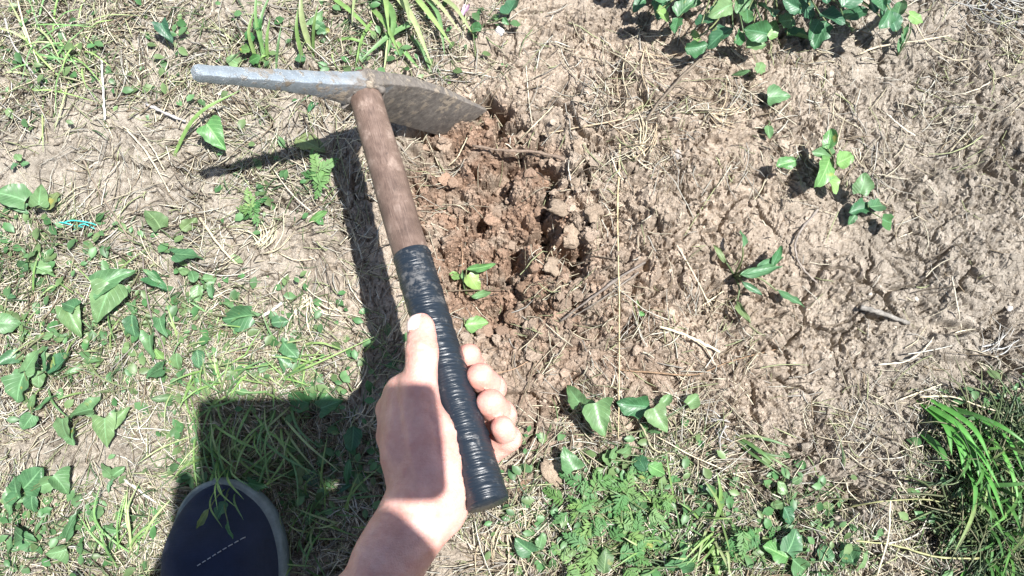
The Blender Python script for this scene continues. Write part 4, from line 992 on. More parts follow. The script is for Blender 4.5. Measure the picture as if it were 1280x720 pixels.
for u, ww, ta, cm in ((0, .0034, .0038, (.0, .1)), (.03, .0046, .0050, (.0, .1)), (.25, .0050, .0054, (.05, .6)), (.5, .0064, .0060, (.22, .9)), (.75, .0094, .0066, (.40, .8)), (1.0, .0155, .0078, (.50, .9))):
    sp.append((TIP + (EYE - TIP) * u - w1 * (ww - .006) * .55, w1 * ww, a1 * ta, cm))
loft_box(sp, M_STEEL, 'pick_spike')
bl = []
for u, ww, ta, cm in ((-.02, .0185, .0082, (.55, .6)), (.12, .0215, .0072, (.6, .5)), (.35, .0265, .0060, (.62, .5)), (.65, .0275, .0046, (.65, .7)), (.9, .0265, .0030, (.6, 1.0)), (1.06, .0255, .0018, (.6, 1.0))):
    q = EYE + h2 * LE * u + a2 * .012 * math.sin(math.pi * min(1, max(0, u))) * -.6
    bl.append((q - w2 * (ww - .006) * .45, w2 * ww, a2 * ta, cm))
loft_box(bl, M_STEEL, 'blade')

def uvtube(name, s0, s1, n, m, radius, mtl, cap=True):
    s = np.linspace(s0, s1, n); C = axis(s); T = np.gradient(C, axis=0); T /= np.linalg.norm(T, axis=1, keepdims=True)
    S = np.cross(T, np.array([0, 0, 1.0])); S /= np.linalg.norm(S, axis=1, keepdims=True); U = np.cross(S, T)
    th = np.linspace(0, 2 * math.pi, m, endpoint=False)
    rr = radius(s[:, None], th[None])
    V = C[:, None] + (S[:, None] * np.cos(th)[None, :, None] + U[:, None] * np.sin(th)[None, :, None]) * rr[..., None]
    ii = np.arange(n * m).reshape(n, m); jj = np.roll(ii, -1, 1)
    F = [np.stack([ii[:-1], ii[1:], jj[1:], jj[:-1]], -1).reshape(-1, 4)]
    uv = np.stack([np.broadcast_to(s[:, None], rr.shape), np.broadcast_to(np.sin(th)[None], rr.shape)], -1).reshape(-1, 2)
    V = V.reshape(-1, 3)
    if cap:
        V = np.concatenate([V, [C[0], C[-1] + T[-1] * .001]]); uv = np.concatenate([uv, [[s0, 0], [s1, 0]]])
        a, b = n * m, n * m + 1
        F += [np.stack([np.full(m, a), ii[0], jj[0]], -1), np.stack([np.full(m, b), jj[-1], ii[-1]], -1)]
    me = npmesh(name, V - mat_root, F, mtl, None, uv)
    bm = bmesh.new(); bm.from_mesh(me); bmesh.ops.recalc_face_normals(bm, faces=bm.faces); bm.to_mesh(me); bm.free()
    return mobj(name, me, mattock)
def wood_material():
    m, nt, b, N, L = mat('worn_handle_wood')
    tc = N('ShaderNodeTexCoord'); o = tc.outputs['Object']
    uv = N('ShaderNodeUVMap'); mp = N('ShaderNodeMapping'); mp.inputs['Scale'].default_value = (14, 9, 1); L(uv.outputs[0], mp.inputs[0])
    g = noise(nt, 6, 6, .65, mp.outputs[0]); n2 = noise(nt, 45, 5, .65, o); n3 = noise(nt, 350, 4, .7, o)
    c1 = ramp(nt, g.outputs[0], [(.28, (.08, .056, .045)), (.52, (.155, .108, .086)), (.78, (.24, .185, .155))])
    c2 = ramp(nt, n2.outputs[0], [(.35, (.66, .62, .6)), (.65, (1.2, 1.18, 1.16))])
    c = mix(nt, 'MULTIPLY', 1.0, c1.outputs[0], c2.outputs[0])
    d = ramp(nt, n2.outputs[0], [(.56, (0, 0, 0)), (.68, (.5, .5, .5))])
    c = mix(nt, 'MIX', d.outputs[0], c, (.36, .28, .23))
    nk = noise(nt, 120, 6, .75, o); dk = ramp(nt, nk.outputs[0], [(.58, (0, 0, 0)), (.68, (.7, .7, .7))])
    c = mix(nt, 'MIX', dk.outputs[0], c, (.07, .05, .04))
    L(c, b.inputs['Base Color']); b.inputs['Roughness'].default_value = .5; b.inputs['Specular IOR Level'].default_value = .4
    p = bump(nt, g.outputs[0], .35, .0012, b); bump(nt, n3.outputs[0], .35, .0004, b, p)
    return m
def tape_material():
    m, nt, b, N, L = mat('black_tape')
    tc = N('ShaderNodeTexCoord'); o = tc.outputs['Object']
    n2 = noise(nt, 75, 8, .75, o); n3 = noise(nt, 260, 4, .7, o)
    uv = N('ShaderNodeUVMap'); mp = N('ShaderNodeMapping'); mp.inputs['Scale'].default_value = (620, 1.3, 1); L(uv.outputs[0], mp.inputs[0])
    w = noise(nt, 1.0, 3, .6, mp.outputs[0])
    sepu = N('ShaderNodeSeparateXYZ'); L(uv.outputs[0], sepu.inputs[0])
    mr = N('ShaderNodeMapRange'); L(sepu.outputs[0], mr.inputs[0]); mr.inputs[1].default_value = .14; mr.inputs[2].default_value = .24; mr.inputs[3].default_value = .055; mr.inputs[4].default_value = -.02
    ad = N('ShaderNodeMath'); ad.operation = 'ADD'; L(n2.outputs[0], ad.inputs[0]); L(mr.outputs[0], ad.inputs[1])
    d = ramp(nt, ad.outputs[0], [(.55, (0, 0, 0)), (.66, (.6, .6, .6))])
    c = mix(nt, 'MIX', d.outputs[0], (.011, .017, .025), (.15, .145, .14))
    L(c, b.inputs['Base Color'])
    ro = N('ShaderNodeMath'); ro.operation = 'MULTIPLY_ADD'; L(d.outputs[0], ro.inputs[0]); ro.inputs[1].default_value = .4; ro.inputs[2].default_value = .33; L(ro.outputs[0], b.inputs['Roughness'])
    p = bump(nt, w.outputs[0], .6, .0012, b); bump(nt, n3.outputs[0], .3, .0005, b, p)
    return m
S_TAPE = axis_at_py(318)
HR = .0146
uvtube('wooden_handle', -.012, S_TAPE + .03, 60, 32, lambda s, t: HR * (.98 - .05 * np.clip(1 - s / .1, 0, 1)) * (1 + .018 * np.sin(s * 60 + t) + .012 * np.sin(2 * t + s * 25)), wood_material())
def tape_r(s, t):
    ph = (s - S_TAPE) / .0115 - t / (2 * math.pi) + .9 * perlin(s * 45 + 0 * t, 0 * s + .5 * np.cos(t), 603)
    fr_ = ph - np.floor(ph)
    lap = .00026 * (1 - fr_) ** 4
    cc, sn = np.cos(t), np.sin(t)
    wr = .00030 * perlin(s * 330 + 1.2 * cc, 1.3 * sn + s * 30, 600) + .0004 * perlin(s * 110 + 2 * cc, 1.6 * sn + .3 * cc, 601) + .0003 * perlin(s * 700 + cc, 2.2 * sn + 0 * s, 602)
    wr = wr * (.35 + 1.6 * np.clip(.5 + perlin(s * 38 + .8 * cc, 1.1 * sn + s * 9, 605), 0, 1))
    end = sstep(0, .004, s - S_TAPE + .0012 * np.sin(t * 3)) * (1 - .25 * sstep(HLEN - .004, HLEN + .002, s))
    return HR * (1.015 + .03 * (s - S_TAPE) / .2) * (.97 + .03 * end) + (lap + wr) * end + .0003
M_TAPE = tape_material()
uvtube('tape_wrap', S_TAPE, HLEN, 420, 48, tape_r, M_TAPE)
# lumpy weld where head and handle meet
wv, wf = lumpy(3, 77, .3)
for k, (off, sc) in enumerate(((.0, (.0155, .0165, .008)),)):
    th = np.linspace(0, 2 * math.pi, 40, endpoint=False); ph = np.linspace(0, 2 * math.pi, 12, endpoint=False)
    c0 = axis(np.array([.006]))[0]; T = a_dir; S = np.cross(T, [0, 0, 1.0]); S /= np.linalg.norm(S); U = np.cross(S, T)
    TH, PH = np.meshgrid(th, ph, indexing='ij')
    rr = .0026 * (1 + .35 * np.sin(TH * 7) + .25 * np.sin(TH * 13 + 1)); Rm = HR * 1.0
    V = c0 + (S * np.cos(TH)[..., None] + U * np.sin(TH)[..., None]) * (Rm + rr * np.cos(PH))[..., None] + T * (rr * np.sin(PH) + .001 * np.sin(TH * 3))[..., None]
    ii = np.arange(480).reshape(40, 12); i2 = np.roll(ii, -1, 0); j1 = np.roll(ii, -1, 1); j2 = np.roll(i2, -1, 1)
    mobj('weld_bead', npmesh('weld_bead', V.reshape(-1, 3) - mat_root, np.stack([ii, i2, j2, j1], -1).reshape(-1, 4), M_STEEL, np.tile((.62, .8, 0), (480, 1))), mattock)

# ------------------------------------------------------------------ person: arm and hand as a distance field
def skin_material():
    m, nt, b, N, L = mat('skin')
    tc = N('ShaderNodeTexCoord'); o = tc.outputs['Object']
    at = N('ShaderNodeAttribute'); at.attribute_name = 'tint'
    n1 = noise(nt, 55, 4, .6, o); n2 = noise(nt, 700, 3, .6, o)
    n6 = noise(nt, 160, 5, .7, o)
    r = ramp(nt, n1.outputs[0], [(.3, (.88, .78, .74)), (.7, (1.07, 1.12, 1.12))])
    r6 = ramp(nt, n6.outputs[0], [(.3, (.93, .88, .86)), (.7, (1.05, 1.07, 1.07))])
    c = mix(nt, 'MULTIPLY', 1.0, at.outputs[0], r.outputs[0])
    c = mix(nt, 'MULTIPLY', 1.0, c, r6.outputs[0])
    nd = noise(nt, 60, 7, .75, o); rd = ramp(nt, nd.outputs[0], [(.60, (0, 0, 0)), (.74, (.4, .4, .4))])
    c = mix(nt, 'MIX', rd.outputs[0], c, (.40, .27, .21))
    L(c, b.inputs['Base Color']); b.inputs['Roughness'].default_value = .42; b.inputs['Specular IOR Level'].default_value = .4
    b.inputs['Subsurface Weight'].default_value = .35; b.inputs['Subsurface Radius'].default_value = (1, .35, .2); b.inputs['Subsurface Scale'].default_value = .006
    v = N('ShaderNodeTexVoronoi'); v.inputs['Scale'].default_value = 900; L(o, v.inputs['Vector'])
    n4 = noise(nt, 130, 6, .7, o); mp = N('ShaderNodeMapping'); mp.inputs['Scale'].default_value = (90, 420, 200); L(o, mp.inputs[0]); n5 = noise(nt, 1.0, 4, .6, mp.outputs[0])
    p = bump(nt, v.outputs['Distance'], .3, .0005, b); p = bump(nt, n2.outputs[0], .25, .0006, b, p); p = bump(nt, n4.outputs[0], .35, .0018, b, p); bump(nt, n5.outputs[0], .3, .0010, b, p)
    return m
M_SKIN = skin_material()
def d_axis_py(py):
    s = axis_at_py(py); q = axis(np.array([s]))[0]; r = q - CPOS; return r[1] * ST - r[2] * CT
def H(px, py, h):
    """point seen at (px,py), h cm nearer the camera than the handle's middle line there"""
    return D(px, py, d_axis_py(py) - h / 100.0)
def cone(p, a, b, ra, rb):
    ab = b - a; t = np.clip(((p - a) @ ab) / (ab @ ab), 0, 1)
    return np.linalg.norm(p - a - t[:, None] * ab, axis=1) - (ra + t * (rb - ra))
def smin(a, b, k):
    h = np.clip(.5 + .5 * (b - a) / k, 0, 1); return b * (1 - h) + a * h - k * h * (1 - h)
view = -ray(560, 500); view /= np.linalg.norm(view)
e_c = view - a_dir * np.dot(view, a_dir); e_c /= np.linalg.norm(e_c)
e_r = np.cross(a_dir, e_c)
if e_r[0] < 0: e_r = -e_r
def AXF(py, er, ec):                      # cm beside and above the handle's middle line
    return axis(np.array([axis_at_py(py)]))[0] + e_r * er / 100 + e_c * ec / 100
cm_ = .01
# fingers: knuckle, middle joint, end joint, tip
FING = [
    [H(500, 492, -.9), AXF(468, -1.0, -3.6), AXF(458, 2.1, -2.6), AXF(449, 1.95, -.9)],
    [H(490, 514, -1.7), AXF(502, .4, -3.7), AXF(492, 2.85, -1.5), AXF(484, 2.25, .45)],
    [H(490, 546, -2.3), AXF(536, .4, -3.6), AXF(527, 2.95, -1.4), AXF(518, 2.35, .5)],
    [H(497, 578, -2.6), AXF(566, .4, -3.3), AXF(558, 2.9, -1.3), AXF(549, 2.65, .2)]]
FRAD = [(1.15, 1.08, 1.02, .95), (1.12, 1.15, 1.10, 1.04), (1.08, 1.12, 1.08, 1.03), (1.0, .98, .92, .84)]
THUMB = [(H(526, 409, 2.15), 1.05), (H(528, 440, 2.2), 1.14), (H(525, 490, 1.6), 1.25), (H(538, 578, .6), 1.95)]
META = [(H(499, 493, -.6), H(522, 625, .2), 1.05, 1.6), (H(488, 514, -1.5), H(518, 635, -.8), 1.05, 1.5), (H(490, 546, -2.3), H(524, 642, -1.4), 1.02, 1.4), (H(498, 578, -2.6), H(534, 645, -1.6), .98, 1.35)]
ARM = [(H(532, 634, -.2), 2.15), (H(516, 660, .1), 2.0), (H(491, 698, .6), 2.05), (H(442, 776, 2.4), 2.55)]
ELBOW = ARM[-1][0] + (ARM[-1][0] - ARM[-2][0]) / np.linalg.norm(ARM[-1][0] - ARM[-2][0]) * .17
def hand_sdf(p):
    palm = None
    for a, b, ra, rb in META:
        d = cone(p, a, b, ra * cm_, rb * cm_); palm = d if palm is None else smin(palm, d, .010)
    palm = smin(palm, cone(p, H(549, 545, .5), H(556, 610, .1), .0150, .0170), .012)      # ball of the thumb
    palm = smin(palm, cone(p, H(540, 590, -1.2), H(557, 640, -.5), .017, .0135), .012)     # heel of the hand
    for i in range(3):
        palm = smin(palm, cone(p, ARM[i][0], ARM[i + 1][0], ARM[i][1] * cm_, ARM[i + 1][1] * cm_), .014)
    palm = smin(palm, cone(p, ARM[-1][0], ELBOW, ARM[-1][1] * cm_, .040), .01)
    palm = smin(palm, cone(p, H(508, 636, -.2), H(477, 690, .6), .0142, .0150), .012)       # wrist bone side
    palm = smin(palm, cone(p, H(512, 486, .3), H(505, 560, .3), .0125, .0150), .014)      # web of the thumb
    th = None
    for i in range(3):
        d = cone(p, THUMB[i][0], THUMB[i + 1][0], THUMB[i][1] * cm_, THUMB[i + 1][1] * cm_)
        th = d if th is None else smin(th, d, .004)
    # flatten the tip a little, crease at the joint
    q = THUMB[1][0] + e_c * .0095
    th = th + .0006 * np.exp(-((p - q) @ a_dir / .0012) ** 2) * (np.linalg.norm(p - q, axis=1) < .014)
    d = smin(palm, th, .010)
    fs = None
    for f, rr in zip(FING, FRAD):
        g = None
        for i in range(3):
            q = cone(p, f[i], f[i + 1], rr[i] * cm_, rr[i + 1] * cm_); g = q if g is None else smin(g, q, .003)
        fs = g if fs is None else smin(fs, g, .0012)
    d = smin(d, fs, .0045)
    s = np.clip((p - axis(0.0)) @ a_dir, 0, HLEN + .03)
    da = np.linalg.norm(p - axis(np.minimum(s, HLEN)) , axis=1) - HR * 1.05
    inside = (s < HLEN - .001)
    return np.where(inside, np.maximum(d, -da), d)
def surface_net(f, lo, hi, h):
    n = [int(math.ceil((hi[k] - lo[k]) / h)) + 1 for k in range(3)]
    ax = [lo[k] + h * np.arange(n[k]) for k in range(3)]
    g = np.stack(np.meshgrid(*ax, indexing='ij'), -1).reshape(-1, 3)
    v = np.concatenate([f(c) for c in np.array_split(g, max(1, len(g) // 400000))]).reshape(n)
    v[0], v[-1], v[:, 0], v[:, -1], v[:, :, 0], v[:, :, -1] = [np.maximum(x, h * .3) for x in (v[0], v[-1], v[:, 0], v[:, -1], v[:, :, 0], v[:, :, -1])]
    ins = v < 0
    cs = sum(ins[i:n[0] - 1 + i, j:n[1] - 1 + j, k:n[2] - 1 + k].astype(int) for i in (0, 1) for j in (0, 1) for k in (0, 1))
    act = (cs > 0) & (cs < 8)
    I = np.argwhere(act); vid = -np.ones(act.shape, int); vid[act] = np.arange(len(I))
    acc = np.zeros((len(I), 3)); cnt = np.zeros(len(I))
    cor = [(i, j, k) for i in (0, 1) for j in (0, 1) for k in (0, 1)]
    for a in cor:
        for ax_ in range(3):
            if a[ax_]: continue
            b = list(a); b[ax_] = 1
            va = v[I[:, 0] + a[0], I[:, 1] + a[1], I[:, 2] + a[2]]; vb = v[I[:, 0] + b[0], I[:, 1] + b[1], I[:, 2] + b[2]]
            x = (va < 0) != (vb < 0); t = np.where(x, va / np.where(x, va - vb, 1), 0)
            q = np.array(a, float)[None] + (np.array(b) - np.array(a))[None] * t[:, None]
            acc[x] += q[x]; cnt[x] += 1
    V = (I + acc / cnt[:, None]) * h + np.array(lo)
    F = []
    for ax_ in range(3):
        o1, o2 = [(1, 2), (2, 0), (0, 1)][ax_]
        sl0 = [slice(None)] * 3; sl1 = [slice(None)] * 3; sl0[ax_] = slice(0, -1); sl1[ax_] = slice(1, None)
        x = ins[tuple(sl0)] != ins[tuple(sl1)]; E = np.argwhere(x); fl = ins[tuple(sl0)][x]
        ok = (E[:, o1] > 0) & (E[:, o2] > 0) & (E[:, o1] < n[o1] - 1) & (E[:, o2] < n[o2] - 1); E, fl = E[ok], fl[ok]
        def idv(d1, d2):
            q = E.copy(); q[:, o1] -= d1; q[:, o2] -= d2; return vid[q[:, 0], q[:, 1], q[:, 2]]
        qd = np.stack([idv(1, 1), idv(0, 1), idv(0, 0), idv(1, 0)], -1)
        F.append(np.where(fl[:, None], qd, qd[:, ::-1]))
    F = np.concatenate(F); F = F[(F >= 0).all(1)]
    return V, F
def project(f, V, it=2, e=.0006):
    for _ in range(it):
        d = f(V); g = np.stack([(f(V + np.eye(3)[k] * e) - f(V - np.eye(3)[k] * e)) / (2 * e) for k in range(3)], -1)
        gl = np.linalg.norm(g, axis=1, keepdims=True); g = g / np.maximum(gl, .3)
        V = V - np.clip(d, -.002, .002)[:, None] * g * .9
    return V
allp = np.array([x for f in FING for x in f] + [t[0] for t in THUMB] + [a[0] for a in ARM])
ysl = ARM[-1][0][1] + .01
lo, hi = allp.min(0) - .04, allp.max(0) + .03; lo[1] = ysl
HV, HF = surface_net(hand_sdf, lo, hi, .0019)
inn = HV[:, 1] > ysl + .004
HV[inn] = project(hand_sdf, HV[inn])
# shallow skin creases, folds and tendons
gN = np.stack([(hand_sdf(HV + np.eye(3)[k] * .0006) - hand_sdf(HV - np.eye(3)[k] * .0006)) for k in range(3)], -1); gN /= np.linalg.norm(gN, axis=1, keepdims=True) + 1e-9
def groove(c, n, width, depth, reach, wob=.0):
    q = HV - c; dist = q @ n + .0012 * np.sin(np.linalg.norm(q, axis=1) * 500 + wob)
    return -depth * np.exp(-(dist / width) ** 2) * np.exp(-(np.linalg.norm(q, axis=1) / reach) ** 4)
disp = np.zeros(len(HV))
tdir = THUMB[0][0] - THUMB[1][0]; tdir /= np.linalg.norm(tdir)
for o_, dp in ((-.0035, .0007), (-.0005, .0010), (.0028, .0008), (.006, .0005)): disp += groove(THUMB[1][0] + tdir * o_ + e_c * .011, tdir, .0010, dp, .013, o_ * 900)
for f, rr in zip(FING, FRAD):
    fd = f[3] - f[2]; fd /= np.linalg.norm(fd)
    for o_, dp in ((.0, .0010), (.003, .0007)): disp += groove(f[2] + fd * (.004 + o_), fd, .0010, dp, .016, o_ * 700)
wd = ARM[1][0] - ARM[0][0]; wd /= np.linalg.norm(wd)
for o_, dp in ((.0, .0009), (.006, .0007), (-.03, .0004)): disp += groove(ARM[0][0] + wd * (.012 + o_) + e_c * .02, wd, .0016, dp, .032, o_ * 300)
fd = (THUMB[2][0] - H(548, 590, 1.5)); fd /= np.linalg.norm(fd); sd = np.cross(fd, e_c)
disp += groove(H(545, 545, 1.8), sd, .0022, .0010, .03); disp += groove(H(505, 520, .6), sd, .003, .0012, .03)
disp += .0011 * np.exp(-(((HV - H(515, 560, 1.5)) @ sd) / .0028) ** 2) * np.exp(-(np.linalg.norm(HV - H(515, 560, 1.5), axis=1) / .05) ** 4)
disp += .0005 * fbm(HV[:, 0] * 90 + HV[:, 2] * 60, HV[:, 1] * 90 + HV[:, 2] * 40, 700, 3)
HV = HV + gN * (disp * inn)[:, None]
NA = tdir; NU = e_c * .80 - e_r * .60; NU = NU - NA * np.dot(NU, NA); NU /= np.linalg.norm(NU); NX = np.cross(NA, NU)
_q = HV - (THUMB[0][0] + NA * .0015); NRING = np.sqrt((_q @ NA / .0083) ** 2 + (_q @ NX / .0070) ** 2)
NFOLD = np.exp(-((NRING - 1.08) / .10) ** 2) * ((gN @ NU) > .15) * ((_q @ NA) < .006)
HV = HV - gN * (.0010 * NFOLD)[:, None]
# colouring
BASE, PINK, RED = np.array([.63, .365, .312]), np.array([.66, .33, .28]), np.array([.58, .26, .215])
hc = np.tile(BASE, (len(HV), 1))
def tintat(c, r, colr, k):
    global hc
    w = (np.exp(-(np.linalg.norm(HV - c, axis=1) / r) ** 2) * k)[:, None]; hc = hc * (1 - w) + colr * w
for f in FING: tintat(f[3], .016, PINK, .8); tintat(f[2], .012, RED, .25); tintat(f[0], .013, RED, .35)
tintat(THUMB[0][0] + tdir * .001, .013, RED, .55); tintat(THUMB[1][0] + e_c * .01, .010, RED, .25); tintat(H(550, 570, 2), .03, PINK, .4)
hc = hc * (1 - .45 * NFOLD[:, None]) + .45 * NFOLD[:, None] * np.array([.45, .2, .16])

# the photographer's body behind the camera: head, shirt, trousers
to_sun = -SUNV
HEADC = P(372, 740, 0) + to_sun * (1.04 / to_sun[2])
fwd = np.array([0, .55, -.83])                 # the face looks down at the work
def head_sdf(p):
    q = p - HEADC
    d = np.linalg.norm(q / np.array([.080, .100, .100]), axis=1) * .09 - .09
    d = smin(d, cone(p, HEADC + fwd * .05 + np.array([0, -.03, -.03]), HEADC + fwd * .05 + np.array([0, -.05, -.05]), .05, .04), .02)
    nose = HEADC + fwd * .103; d = smin(d, cone(p, nose + np.array([0, .02, .01]), nose + fwd * .018 + np.array([0, -.012, -.006]), .009, .014), .01)
    for sx in (-1, 1):
        d = smin(d, cone(p, HEADC + np.array([sx * .080, -.01, .01]), HEADC + np.array([sx * .088, -.02, -.02]), .014, .010), .008)
    d = smin(d, cone(p, HEADC + np.array([0, -.05, -.06]), HEADC + np.array([-.01, -.20, -.14]), .055, .062), .02)
    return d
def body_part(f, lo, hi, h):
    V, F = surface_net(f, lo, hi, h); return project(f, V, 2, h * .3), F
BV, BF = body_part(head_sdf, HEADC - .24, HEADC + .16, .009)
PHC = None
# right hand holding the lower edge of the phone
cam_r = np.array([1.0, 0, 0]); cam_u = np.array([0, CT, ST]); cam_f = np.array([0, ST, -CT])
def CP(x, y, z): return CPOS + cam_r * x + cam_u * y + cam_f * z
def rhand_sdf(p):
    d = smin(cone(p, CP(-.012, -.085, -.03), CP(.004, -.14, -.035), .021, .024), cone(p, CP(.030, -.085, -.03), CP(.020, -.14, -.035), .021, .024), .02)
    for k in range(4):
        x = -.026 + .0205 * k
        d = smin(d, smin(cone(p, CP(x, -.080, -.03), CP(x, -.052, -.024), .0102, .0098), cone(p, CP(x, -.052, -.024), CP(x, -.034, -.020), .0098, .008), .003), .005)
    d = smin(d, smin(cone(p, CP(.046, -.095, -.022), CP(.048, -.062, -.012), .012, .010), cone(p, CP(.048, -.062, -.012), CP(.040, -.046, -.020), .010, .008), .003), .006)
    return smin(d, cone(p, CP(.012, -.14, -.035), CP(.09, -.36, -.10), .027, .037), .02)
RV, RF = body_part(rhand_sdf, CP(.03, -.2, -.05) - .20, CP(.03, -.05, -.02) + .14, .0045)
TOE = P(283, 602, .012)
person = empty('person', (TOE[0], TOE[1] - .2, 0)); proot = np.array([TOE[0], TOE[1] - .2, 0])
tag(person, 'person with bare left forearm and dark blue shoe gripping the taped tool handle', 'person')
mobj('forearm_and_hand', npmesh('forearm_and_hand', HV - proot, HF, M_SKIN, hc), person)
mobj('head', npmesh('head', BV - proot, BF, M_SKIN, np.tile(BASE, (len(BV), 1))), person)
mobj('raised_hand', npmesh('raised_hand', RV - proot, RF, M_SKIN, np.tile(BASE, (len(RV), 1))), person)
# thumb nail laid on the skin
def nail(c, along, across, up, ln, wd, name):
    n, m = 9, 9; V = []
    for i in range(n):
        for j in range(m):
            u, v = (i / (n - 1) - .5) * 2, (j / (m - 1) - .5) * 2
            uu = u * math.sqrt(1 - .35 * v * v)
            V.append(c + along * uu * ln / 2 + across * v * wd / 2 * (1 - .12 * u * u) + up * .004)
    V = np.array(V)
    for _ in range(12):
        d = hand_sdf(V); V = V - up[None] * np.clip(d, -.002, .002)[:, None]
    edge = np.array([max(abs(i / (n - 1) - .5), abs(j / (m - 1) - .5)) for i in range(n) for j in range(m)])
    V = V + up * np.where(edge > .49, -.0004, .0007)[:, None]
    ii = np.arange(n * m).reshape(n, m); F = np.stack([ii[:-1, :-1], ii[:-1, 1:], ii[1:, 1:], ii[1:, :-1]], -1).reshape(-1, 4)
    mt, nt, b, N, L = mat('fingernail'); b.inputs['Base Color'].default_value = (.80, .62, .56, 1); b.inputs['Roughness'].default_value = .25
    b.inputs['Subsurface Weight'].default_value = .3; b.inputs['Subsurface Scale'].default_value = .003
    me = npmesh(name, V - proot, F, mt); bm = bmesh.new(); bm.from_mesh(me); bmesh.ops.recalc_face_normals(bm, faces=bm.faces); bm.to_mesh(me); bm.free()
    mobj(name, me, person)
na = THUMB[0][0] - THUMB[1][0]; na /= np.linalg.norm(na)
nu = e_c * .80 - e_r * .60; nu -= na * np.dot(nu, na); nu /= np.linalg.norm(nu)
nail(THUMB[0][0] + na * .0015 + nu * .009, na, np.cross(na, nu), nu, .0150, .0125, 'thumb_nail')
# clothes
def cloth_material(name, c1, c2, sc=900):
    m, nt, b, N, L = mat(name); tc = N('ShaderNodeTexCoord'); o = tc.outputs['Object']
    w1 = N('ShaderNodeTexWave'); w1.inputs['Scale'].default_value = sc / 6; w1.bands_direction = 'X'; L(o, w1.inputs['Vector'])
    w2 = N('ShaderNodeTexWave'); w2.inputs['Scale'].default_value = sc / 6; w2.bands_direction = 'Y'; L(o, w2.inputs['Vector'])
    n1 = noise(nt, 40, 5, .7, o); n2 = noise(nt, 500, 3, .7, o)
    c = ramp(nt, n1.outputs[0], [(.3, c1), (.75, c2)])
    d = ramp(nt, n2.outputs[0], [(.66, (0, 0, 0)), (.8, (.35, .35, .35))])
    cc = mix(nt, 'MIX', d.outputs[0], c.outputs[0], (.10, .098, .10))
    L(cc, b.inputs['Base Color']); b.inputs['Roughness'].default_value = .9
    ad = N('ShaderNodeMath'); L(w1.outputs[0], ad.inputs[0]); L(w2.outputs[0], ad.inputs[1])
    p = bump(nt, ad.outputs[0], .12, .0005, b); bump(nt, n1.outputs[0], .3, .003, b, p)
    return m
M_NAVY = cloth_material('navy_canvas', (.0055, .0105, .029), (.013, .021, .052))
M_SHIRT = cloth_material('grey_shirt', (.16, .17, .18), (.22, .23, .24))
M_TROU = cloth_material('dark_trousers', (.03, .034, .045), (.05, .055, .07))
LSH, RSH = HEADC + np.array([-.17, -.30, -.26]), HEADC + np.array([.17, -.30, -.22])
PELV = HEADC + np.array([0, -.62, -.60])
LEL = ELBOW
REL = CP(.09, -.36, -.10)
def shirt_sdf(p):
    d = smin(cone(p, (LSH + RSH) / 2 + np.array([0, .02, -.02]), PELV, .12, .15), cone(p, LSH, RSH, .065, .065), .08)
    d = smin(d, cone(p, LSH, LEL, .06, .052), .04); d = smin(d, cone(p, LEL, ARM[-1][0] + (LEL - ARM[-1][0]) * .12, .052, .043), .02)
    d = smin(d, cone(p, RSH, REL, .06, .05), .04)
    return d + .002 * np.sin(p[:, 0] * 70 + 20 * p[:, 2]) * np.sin(p[:, 1] * 60)
sp_ = np.array([LSH, RSH, PELV, LEL, REL, ARM[-1][0]])
V, F = body_part(shirt_sdf, sp_.min(0) - .2, sp_.max(0) + .1, .012); mobj('shirt', npmesh('shirt', V - proot, F, M_SHIRT), person)
ANK = np.array([TOE[0] + .03, TOE[1] - .215, .09]); KNEE = np.array([-.088, -.128, .50])
RANK = np.array([.34, -.42, .09]); RKN = np.array([.36, -.32, .5]); 
def trouser_sdf(p):
    d = None
    for hip, kn, an in ((PELV + np.array([-.1, 0, -.02]), KNEE, ANK), (PELV + np.array([.1, 0, -.02]), RKN, RANK)):
        q = smin(cone(p, hip, kn, .10, .075), cone(p, kn, an, .075, .055), .03); d = q if d is None else smin(d, q, .05)
    return d + .003 * np.sin(p[:, 2] * 55 + 12 * p[:, 0])
tp = np.array([PELV, KNEE, ANK, RANK, RKN]); V, F = body_part(trouser_sdf, tp.min(0) - np.array([.16, .16, .05]), tp.max(0) + .16, .014); mobj('trousers', npmesh('trousers', V - proot, F, M_TROU), person)
def hair_sdf(p):
    q = p - HEADC - np.array([0, -.004, .012])
    d = np.linalg.norm(q / np.array([.088, .108, .104]), axis=1) * .095 - .095
    cut = (p - HEADC) @ fwd - .035
    return np.maximum(d, cut) + .0025 * np.sin(p[:, 0] * 210 + 3 * np.sin(p[:, 1] * 90))
V, F = body_part(hair_sdf, HEADC - .14, HEADC + .14, .008)
mh, nt, b, N, L = mat('dark_hair'); b.inputs['Base Color'].default_value = (.03, .02, .015, 1); b.inputs['Roughness'].default_value = .5
mobj('hair', npmesh('hair', V - proot, F, mh), person)

